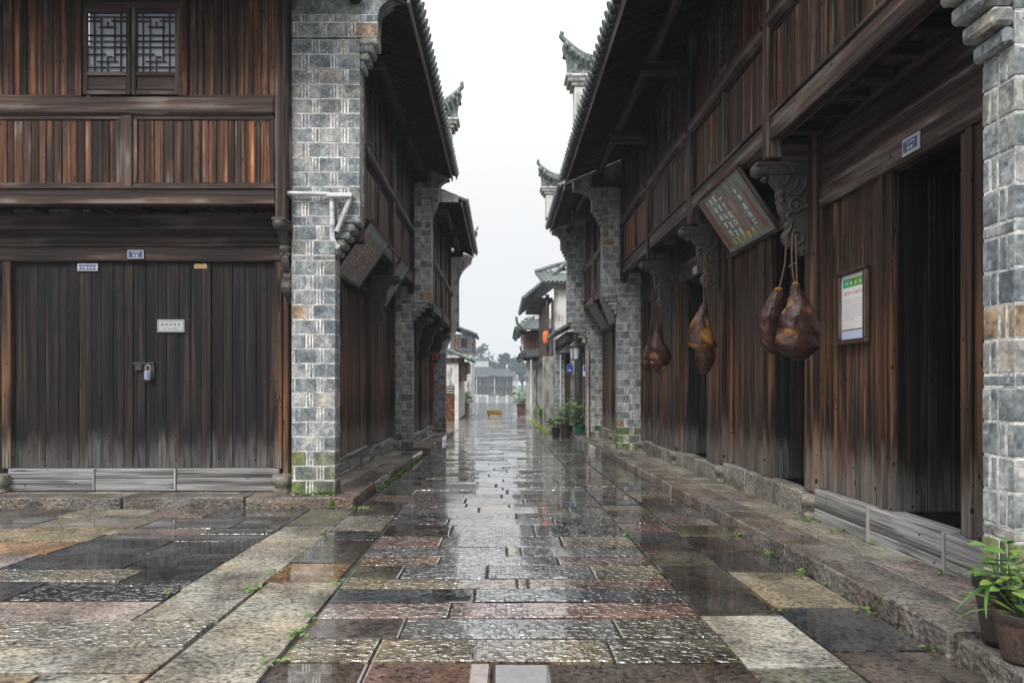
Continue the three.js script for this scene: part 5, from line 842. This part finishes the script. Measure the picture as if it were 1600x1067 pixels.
{
  const D = 51, a = at(761, 650, D), b = at(785, 641, D), t = thing('yellow_barrier', 'low yellow barrier board standing across the end of the lane', 'barrier', [(a.x + b.x) / 2, gy(D), -D]), Y = std({ map: sgrey, color: lin(1.3, 0.8, 0.05), roughness: 0.5 });
  put(t, 'board', cbox(a.x, b.x, gy(D) + 0.08, gy(D) + 0.44, -D, -D - 0.12, 0.02), Y); for (const x of [a.x + 0.15, b.x - 0.15]) put(t, 'foot', cbox(x - 0.06, x + 0.06, gy(D), gy(D) + 0.079, -D + 0.1, -D - 0.25, 0.01), IRON); put(t, 'dark_lettering', cbox(a.x + 0.25, b.x - 0.25, gy(D) + 0.2, gy(D) + 0.28, -D + 0.006, -D, 0.002), std({ color: lin(0.25, 0.14, 0.02), roughness: 0.6 }));
}
// ---------- houses at the river end ----------
seedAt(10101);
// a tiled roof plane between four corners (eave a-b, ridge d-c), with cover tile rows running up it
const TILES = [[0.36, 0.39, 0.4], [0.26, 0.29, 0.31], [0.46, 0.48, 0.48], [0.31, 0.33, 0.33]].map((c) => std({ map: tileTex, color: lin(...c), roughness: 0.6, bumpMap: brickBump, bumpScale: 0.006 }));
function roofPlane(parent, a, b, c, d, rows, m = TILE, th = 0.06) {
  const A = [a, b, c, d].map((p) => new THREE.Vector3(...p)), n = A[1].clone().sub(A[0]).cross(A[3].clone().sub(A[0])).normalize(); if (n.y < 0) n.negate();
  const B = A.map((p) => p.clone().addScaledVector(n, th)), P = [], q = (i, j, k, l) => { for (const v of [i, j, k, i, k, l]) P.push(...v.toArray()); };
  q(...A); q(...B); for (let i = 0; i < 4; i++) { const j = (i + 1) % 4; q(A[i], A[j], B[j], B[i]); }
  const roof = put(parent, 'roof', rawGeo(P), m), R = 0.055 * (A[0].distanceTo(A[1]) / rows) / 0.2;
  for (let i = 0; i < rows; i++) { const t = (i + 0.5) / rows, p = B[0].clone().lerp(B[1], t), r = B[3].clone().lerp(B[2], t), n = Math.max(3, Math.min(9, Math.round(p.distanceTo(r) / 0.34))), g = []; for (let j = 0; j < n; j++) g.push(rod(p.clone().lerp(r, j / n).toArray(), p.clone().lerp(r, (j + 1.12) / n).toArray(), R * 1.25, R * 0.8, 6)); put(roof, 'tile_row', g, m === TILE ? pick(TILES) : m); }
  return roof;
}
const cb = (x0, x1, y0, y1, d0, d1, c = 0.01, uv = [2, 2]) => cbox(x0, x1, y0, y1, -d0, -d1, c, { uv });
function boardsFront(parent, name, x0, x1, y0, y1, D, mats, bw = 0.2) { const p = put(parent, name, cb(x0, x1, y0, y0 + 0.08, D - 0.04, D, 0.005, [1, 2.5]), BEAM[0]); boards(p, front(D), x0, x1, y0 + 0.082, y1, -0.02, 0.03, bw, mats); return p; }
const SLAT = [[2.6, 1.75, 0.8], [2.2, 1.5, 0.75], [1.8, 1.2, 0.6]].map((t) => woodM(W1, t, [1, 2.5]));
{ // curved white pier at the end of the low eaved house
  const t = thing('plastered_pier', 'tall white plastered pier curving out to the eave with a dark brick foot', 'wall', [-2.4, gy(24.6), -24.6]), D = 24.6;
  brickPier(t, -1, D, 0.35, gy(D) + 0.1, 2.5, () => [2.02, 2.75], { mossTo: gy(D) + 0.9 });
  const sh = new THREE.Shape(); sh.moveTo(2.02, 2.5); sh.quadraticCurveTo(1.95, 3.0, 1.55, 3.4); sh.lineTo(1.55, 5.1); sh.quadraticCurveTo(1.5, 5.5, 1.12, 5.75); sh.lineTo(1.05, 6.0); sh.lineTo(2.75, 6.4); sh.lineTo(2.75, 2.5);
  const g = plain(new THREE.ExtrudeGeometry(sh, { depth: 0.35, bevelEnabled: false, curveSegments: 8 })); g.rotateY(Math.PI); g.translate(0, 0, -D); put(t, 'plaster', g, PLASTER);
  put(t, 'gable', cb(-2.76, -9, -0.6, 6.6, D, D + 0.3), PLASTER); horseHead(t, -1, D + 0.2, 0.92, 3, 6.35, 0.55, 0.4, 0.1);
  for (let k = 0; k < 5; k++) put(t, 'tile_lip', cb(-1.5 + k * 0.001, -1.62, 3.3 + k * 0.0, 3.36, D - 0.05, D + 0.3), TILE);
}
{ // plaster gable end piece under the low eaved roof
  const t = thing('gable_board', 'stained white gable board under the tiles of the low eaved house', 'gable', [-1.6, 5.9, -17.26]);
  const sh = new THREE.Shape(); sh.moveTo(1.1, 6.0); sh.lineTo(1.84, 6.0); sh.lineTo(1.84, 6.42); sh.lineTo(1.1, 6.12); const g = plain(new THREE.ExtrudeGeometry(sh, { depth: 0.04, bevelEnabled: false })); g.rotateY(Math.PI); g.translate(0, 0, -17.24); put(t, 'plaster', g, PLASTER);
}
{ // low house with slatted shutter, gable to the lane
  const D = 42, t = thing('whitewashed_house', 'low whitewashed house with a golden slatted shutter under a sagging tiled eave', 'house', [-4.5, gy(D), -D]);
  put(t, 'wall', [cb(-8, -3.42, gy(D), 2.6, D, 49), cb(-3.42, -2.9, 1.2, 2.6, D, 49), cb(-2.9, -2.66, gy(D), 2.6, D, 49)], PLASTER);
  const sh = put(t, 'shutter', cb(-3.42, -2.9, gy(D), gy(D) + 0.1, D + 0.05, D + 0.12), SLAT[2]); for (let i = 0; i < 15; i++) { const y = gy(D) + 0.11 + i * 0.115; if (y < 0.75) put(sh, 'slat', cb(-3.41, -2.91, y, y + 0.095, D + 0.06, D + 0.1, 0.01, [1, 2.5]), pick(SLAT)); }
  const w = put(t, 'window', cb(-3.42, -2.9, 0.76, 1.19, D + 0.08, D + 0.1), BEAM[2]); for (const y of [0.78, 0.92, 1.08]) put(w, 'window_bar', cb(-3.42, -2.9, y, y + 0.05, D + 0.04, D + 0.078), PLASTER);
  put(t, 'eave_panel', [cb(-2.66, -2.1, 2.0, 2.7, D + 0.1, D + 4)], BEAM[2]); put(t, 'eave_corbel', cb(-2.66, -2.35, 1.5, 2.0, D + 0.1, D + 4), BEAM[0]); put(t, 'eave_board', cb(-3.5, -2.3, 2.61, 2.95, D - 0.1, D + 0.1), BEAM[1]);
  roofPlane(t, [-1.9, 2.8, -D + 0.5], [-1.9, 2.8, -49], [-3.9, 3.65, -49], [-3.9, 3.65, -D + 0.5], 24); put(t, 'pent_edge', rod([-1.9, 2.82, -D + 0.5], [-3.9, 3.67, -D + 0.5], 0.08, 0.08, 6), TILE);
}
{ // taller house beyond
  const D = 52, t = thing('riverside_house', 'small two storey house with blue grey boards above white walls at the river end', 'house', [-4, gy(D), -D]);
  put(t, 'wall', cb(-9, -2.3, gy(D), 3.7, D, 58), PLASTER); const up = boardsFront(t, 'upper_wall', -6, -2.25, 3.7, 5.1, D - 0.15, [woodM(W5, [0.42, 0.5, 0.6], [1, 2.5]), woodM(W5, [0.36, 0.44, 0.54], [1, 2.5])], 0.3);
  put(t, 'upper_side', cb(-2.3, -2.2, 3.7, 5.0, D - 0.1, 58), BEAM[1]); put(t, 'yellow_panel', cb(-3.6, -3.3, 3.9, 5.0, D - 0.24, D - 0.18), SLAT[0]); put(t, 'white_panel', cb(-6, -3.9, 3.75, 5.3, D - 0.26, D - 0.18), PLASTER); put(t, 'window', cb(-3.1, -2.6, 4.1, 4.8, D - 0.22, D - 0.18), BEAMD);
  roofPlane(t, [-1.95, 5.05, -D + 0.5], [-1.95, 5.05, -58], [-4.8, 6.1, -58], [-4.8, 6.1, -D + 0.5], 20); put(t, 'verge', rod([-1.95, 5.1, -D + 0.5], [-4.8, 6.15, -D + 0.5], 0.1, 0.1, 6), TILE);
}
{ // right: low lean-to past the weathered pier
  const D = 25.6, t = thing('lean_to_shop', 'low lean to shop of grey boards behind the iron lantern and potted plants', 'shop', [3.2, gy(D), -D]);
  put(t, 'wall', cb(3.3, 8, gy(D), 4.6, 22.3, 30), PLASTERG); put(t, 'inner_panel', cb(3.18, 3.3, gy(D) + 0.2, 3.2, 22.4, 29.8), BEAMD);
  boards(put(t, 'door_panel', cbox(3.08, 3.2, gy(D) + 0.1, gy(D) + 0.25, -22.4, -29.8, 0.01), GREYW[1]), side(1, 3.2), 22.4, 26.5, gy(D) + 0.26, 2.6, 0, 0.04, 0.2, DOORB.concat(GREYW), {});
  put(t, 'post', cbox(2.55, 2.75, gy(D), 3, -27.4, -27.65, 0.02, { uv: [1, 2.5] }), BEAM[1]); brickPier(t, 1, 28, 0.4, gy(28), 3.2, () => [2.2, 2.75], {});
  put(t, 'eave_corbel', [cb(2.3, 3.3, 2.9, 3.25, 24.4, 28), cb(2.6, 3.3, 2.6, 2.9, 24.4, 28)], BEAM[2]);
  roofPlane(t, [1.95, 3.2, -24.2], [1.95, 3.2, -29], [3.4, 3.95, -29], [3.4, 3.95, -24.2], 20); put(t, 'verge', rod([1.95, 3.25, -24.2], [3.4, 4.0, -24.2], 0.07, 0.07, 6), TILE);
}
{ // white gabled house with a skirt of tiles
  const D = 30.4, t = thing('gabled_house', 'white gabled house with a tile skirt across its gable and the orange lantern below', 'house', [3, gy(D), -D]);
  put(t, 'gable_wall', cb(2.36, 8, gy(D), 6.4, D, D + 0.4), PLASTER); put(t, 'eave_strip', cb(2.3, 8, 5.55, 5.75, D - 0.1, D - 0.002), PLASTERG); put(t, 'pier', cb(1.85, 2.34, gy(D), 2.6, D + 0.1, D + 0.6), PLASTERG);
  boards(put(t, 'upper_wall', cbox(2.0, 2.3, 2.5, 2.65, -D - 0.6, -38, 0.01), BEAM[1]), side(1, 2.1), D + 0.6, 38, 2.65, 5.4, 0, 0.04, 0.25, BOARD); put(t, 'corner_post', cb(1.98, 2.14, 2.4, 5.4, D + 0.35, D + 0.55), BEAM[0]); put(t, 'jetty_soffit', cb(1.95, 2.7, 2.35, 2.5, D + 0.4, 38), BEAMD);
  boards(put(t, 'door_panel', cbox(2.58, 2.72, gy(38), gy(38) + 0.4, -D - 0.7, -38, 0.01), GREYW[1]), side(1, 2.7), D + 0.7, 38, gy(34) + 0.3, 2.3, 0, 0.04, 0.22, DOORB);
  put(t, 'back_wall', cb(2.75, 8, gy(38), 6, 37.7, 38), PLASTERG);
  roofPlane(t, [0.98, 5.15, -D + 0.1], [0.98, 5.15, -38], [2.9, 6.7, -38], [2.9, 6.7, -D + 0.1], 26); put(t, 'verge', rod([0.98, 5.2, -D + 0.1], [2.0, 6.05, -D + 0.1], 0.09, 0.09, 6), TILE); put(t, 'underboard', cb(1.3, 2.3, 5.15, 5.25, D + 0.3, 37.5), BEAMD);
  roofPlane(t, [1.75, 5.78, -D + 0.55], [6, 5.78, -D + 0.55], [6, 6.95, -D - 0.5], [1.5, 6.35, -D - 0.5], 22); put(t, 'ridge', tube([[1.5, 6.45, -D - 0.5], [3.0, 6.85, -D - 0.5], [6, 7.1, -D - 0.5]], 0.1, 12, 6), TILE);
}
{ // far house with flying eaves
  const D = 41, t = thing('flying_eave_house', 'distant house with two upswept tiled eaves near the river end', 'house', [2.6, gy(D), -D]);
  put(t, 'pier', cb(1.48, 2.1, gy(D), 2.7, D + 0.4, D + 1.0), PLASTERG); put(t, 'wall', cb(1.95, 7, gy(D), 5.0, D + 0.5, 52), PLASTERG); boardsFront(t, 'upper_wall', 1.2, 2.6, 3.4, 4.5, D + 0.3, BOARD, 0.25); put(t, 'corner_post', cb(1.15, 1.3, 2.9, 4.6, D + 0.25, D + 0.4), PLASTER);
  for (const [y, x0, x1, k] of [[4.55, 0.95, 2.5, 1], [2.95, 1.2, 2.6, 0.8]]) {
    roofPlane(t, [x0, y, -D + 0.5], [x1 + 1, y, -D + 0.5], [x1 + 1, y + 0.8 * k, -D - 0.6], [x0 + 0.8, y + 0.75 * k, -D - 0.6], 14); roofPlane(t, [x0, y, -D + 0.5], [x0, y, -51], [x0 + 0.8, y + 0.75 * k, -51], [x0 + 0.8, y + 0.75 * k, -D - 0.6], 16);
    put(t, 'upswept_hip', tube([[x0 - 0.1, y + 0.75 * k, -D + 0.7], [x0, y + 0.32 * k, -D + 0.6], [x0 + 0.3, y + 0.2 * k, -D + 0.3], [x0 + 0.6, y + 0.5 * k, -D - 0.3], [x0 + 1.2, y + 1.0 * k, -D - 0.6], [x1 + 1, y + 1.1 * k, -D - 0.6]], 0.075, 26, 6), TILE);
    put(t, 'eave_beam', cb(x0 + 0.1, x1 + 1, y - 0.22, y - 0.03, D - 0.2, D + 0.4), BEAM[2]);
  }
  put(t, 'gable_plaster', cb(2.0, 3.5, 5.2, 5.9, D + 0.4, D + 0.6), PLASTER); put(t, 'drain_pipe', rod([1.75, gy(D), -D + 0.3], [1.75, 2.8, -D + 0.3], 0.05, 0.05, 8), PVC);
}
// ---------- across the river ----------
{
  const D = 226, k = D / FPX, X = (px) => (px - VX) * k, Y = (py) => EYE - (py - HY) * k;
  const e = thing('embankment', 'white embankment wall along the far side of the river', 'wall', [0, -5.4, -D + 4]); put(e, 'wall', cb(X(600), X(900), -5.8, Y(619), D - 4, D - 3), PLASTERG); for (let i = 0; i < 9; i++) put(e, 'buttress', cb(X(700 + i * 15), X(704 + i * 15), -5.8, Y(617), D - 4.5, D - 4.01), PLASTER);
  const t = thing('far_house', 'long misty two storey house with broad tiled roofs across the river', 'house', [X(765), -3, -D]);
  put(t, 'wall', [cb(X(718), X(806), Y(628), Y(604), D, D + 8), cb(X(722), X(802), Y(604), Y(588), D + 0.4, D + 8)], std({ color: lin(0.1, 0.09, 0.085), roughness: 0.9 }));
  put(t, 'white_base', cb(X(716), X(764), Y(628), Y(616.5), D - 1, D - 0.01), PLASTER); put(t, 'white_end', cb(X(801), X(809), Y(622), Y(586), D - 0.6, D + 3), PLASTER); put(t, 'gallery', cb(X(717), X(806), Y(605), Y(603.5), D - 1.4, D + 0.3), BEAM[1]);
  for (const px of [720, 728, 744, 755, 762, 772, 786, 798]) put(t, 'pillar', cb(X(px), X(px) + 0.3, Y(617), Y(589), D - 1.3, D - 1.0, 0.02, [1, 2.5]), px % 4 ? BEAM[0] : PLASTER);
  for (const [a, b, y0, y1] of [[722, 727, 605, 615], [731, 743, 605, 615], [746, 754, 605, 615], [766, 770, 607, 616], [787, 796, 606, 615], [725, 733, 591, 601], [745, 755, 592, 601], [776, 784, 592, 601], [788, 797, 592, 601]]) { const w = put(t, 'window', cb(X(a), X(b), Y(y1), Y(y0), D - 0.05, D + 0.1), BEAMD); put(w, 'mullion', cb(X((a + b) / 2) - 0.08, X((a + b) / 2) + 0.08, Y(y1), Y(y0), D - 0.12, D - 0.051), PLASTER); }
  put(t, 'yellow_door', cb(X(772.5), X(778), Y(616), Y(604.6), D - 0.3, D - 0.01), SLAT[1]);
  const dk = std({ map: tileTex, color: lin(0.2, 0.22, 0.24), roughness: 0.8 });
  roofPlane(t, [X(716), Y(587), -D + 2], [X(778), Y(587), -D + 2], [X(768), Y(573), -D - 5], [X(734), Y(573), -D - 5], 26, dk); roofPlane(t, [X(770), Y(588.5), -D + 2.2], [X(807), Y(588.5), -D + 2.2], [X(797), Y(577), -D - 4], [X(766), Y(577), -D - 4], 16, dk);
  const g = thing('far_gable_house', 'white gable of a house rising behind the long misty house', 'house', [X(750), 3, -D - 12]), D2 = D + 10, k2 = D2 / FPX, X2 = (p) => (p - VX) * k2, Y2 = (p) => EYE - (p - HY) * k2; put(g, 'gable', cb(X2(736), X2(763), Y2(600), Y2(563), D2, D2 + 6), PLASTER); put(g, 'coping', cb(X2(735), X2(764.5), Y2(563), Y2(561), D2 - 0.3, D2 + 6.3), dk);
}
// ---------- trees ----------
const leafB = (() => { const g = []; for (let i = 0; i < 5; i++) { const q = new THREE.PlaneGeometry(0.5, 0.3); q.rotateX(rr(0, 3)); q.rotateY(rr(0, 6)); q.translate(rr(-0.35, 0.35), rr(-0.25, 0.25), rr(-0.35, 0.35)); g.push(plain(q)); } return mergeGeometries(g); })();
const TREEM = [[0.04, 0.08, 0.025], [0.05, 0.09, 0.035], [0.035, 0.07, 0.03]].map((c) => std({ color: lin(...c), roughness: 0.8, side: THREE.DoubleSide })), BARK = std({ color: lin(0.06, 0.05, 0.04), roughness: 0.95 });
function tree(label, px, yTop, w, D, n, open) {
  const k = D / FPX, x = (px - VX) * k, top = EYE - (yTop - HY) * k, base = -2, R = w / 2 * k, t = thing('tree', label, 'tree', [x, base, -D], 'misty trees across the river'), H = top - base;
  put(t, 'trunk', tube([[x, base, -D], [x + rr(-0.4, 0.4), base + H * 0.4, -D], [x + rr(-0.5, 0.5), base + H * 0.8, -D]], 0.3, 10, 7), BARK);
  const cl = []; for (let i = 0; i < 14; i++) { const a = rnd() * 6.28, q = R * rr(0.25, 0.8); cl.push([x + Math.cos(a) * q, base + H * rr(0.5, 0.93), -D + Math.sin(a) * q, R * rr(0.22, 0.45)]); }
  for (const c of cl) put(t, 'limb', rod([x, base + H * rr(0.3, 0.6), -D], [c[0], c[1], c[2]], 0.12, 0.04, 5), BARK);
  const G = []; for (let i = 0; i < n; i++) { const c = pick(cl), a = rnd() * 6.28, b = Math.acos(rr(-1, 1)), q = c[3] * Math.cbrt(rnd()) * (rnd() < 0.12 ? 1.5 : 1), g = leafB.clone(), s = rr(0.8, 1.7) * (open ?? 1); g.scale(s, s, s); g.rotateY(rnd() * 6.28); g.translate(c[0] + q * Math.sin(b) * Math.cos(a), c[1] + q * Math.cos(b) * 0.8, c[2] + q * Math.sin(b) * Math.sin(a)); G.push(g); }
  put(t, 'crown', G, pick(TREEM));
}
tree('tall open crowned tree rising over the small riverside house', 752, 532, 40, 262, 420, 0.8); tree('pale thin tree at the side of the riverside house roof', 738, 548, 30, 258, 300);
tree('pointed dark tree standing above the long misty roofs', 788, 549, 20, 262, 420); tree('broad low tree left of the pointed dark tree', 772, 561, 34, 262, 520); tree('broad round tree right of the pointed dark tree', 806, 558, 40, 262, 620);
tree('dense tree close to the flying eaves', 826, 562, 36, 258, 500); tree('tall thin tree at the end of the long misty house', 815, 575, 24, 240, 320, 0.8); tree('low round tree behind the white gable', 760, 566, 26, 266, 380);
renderer.render(scene, camera);
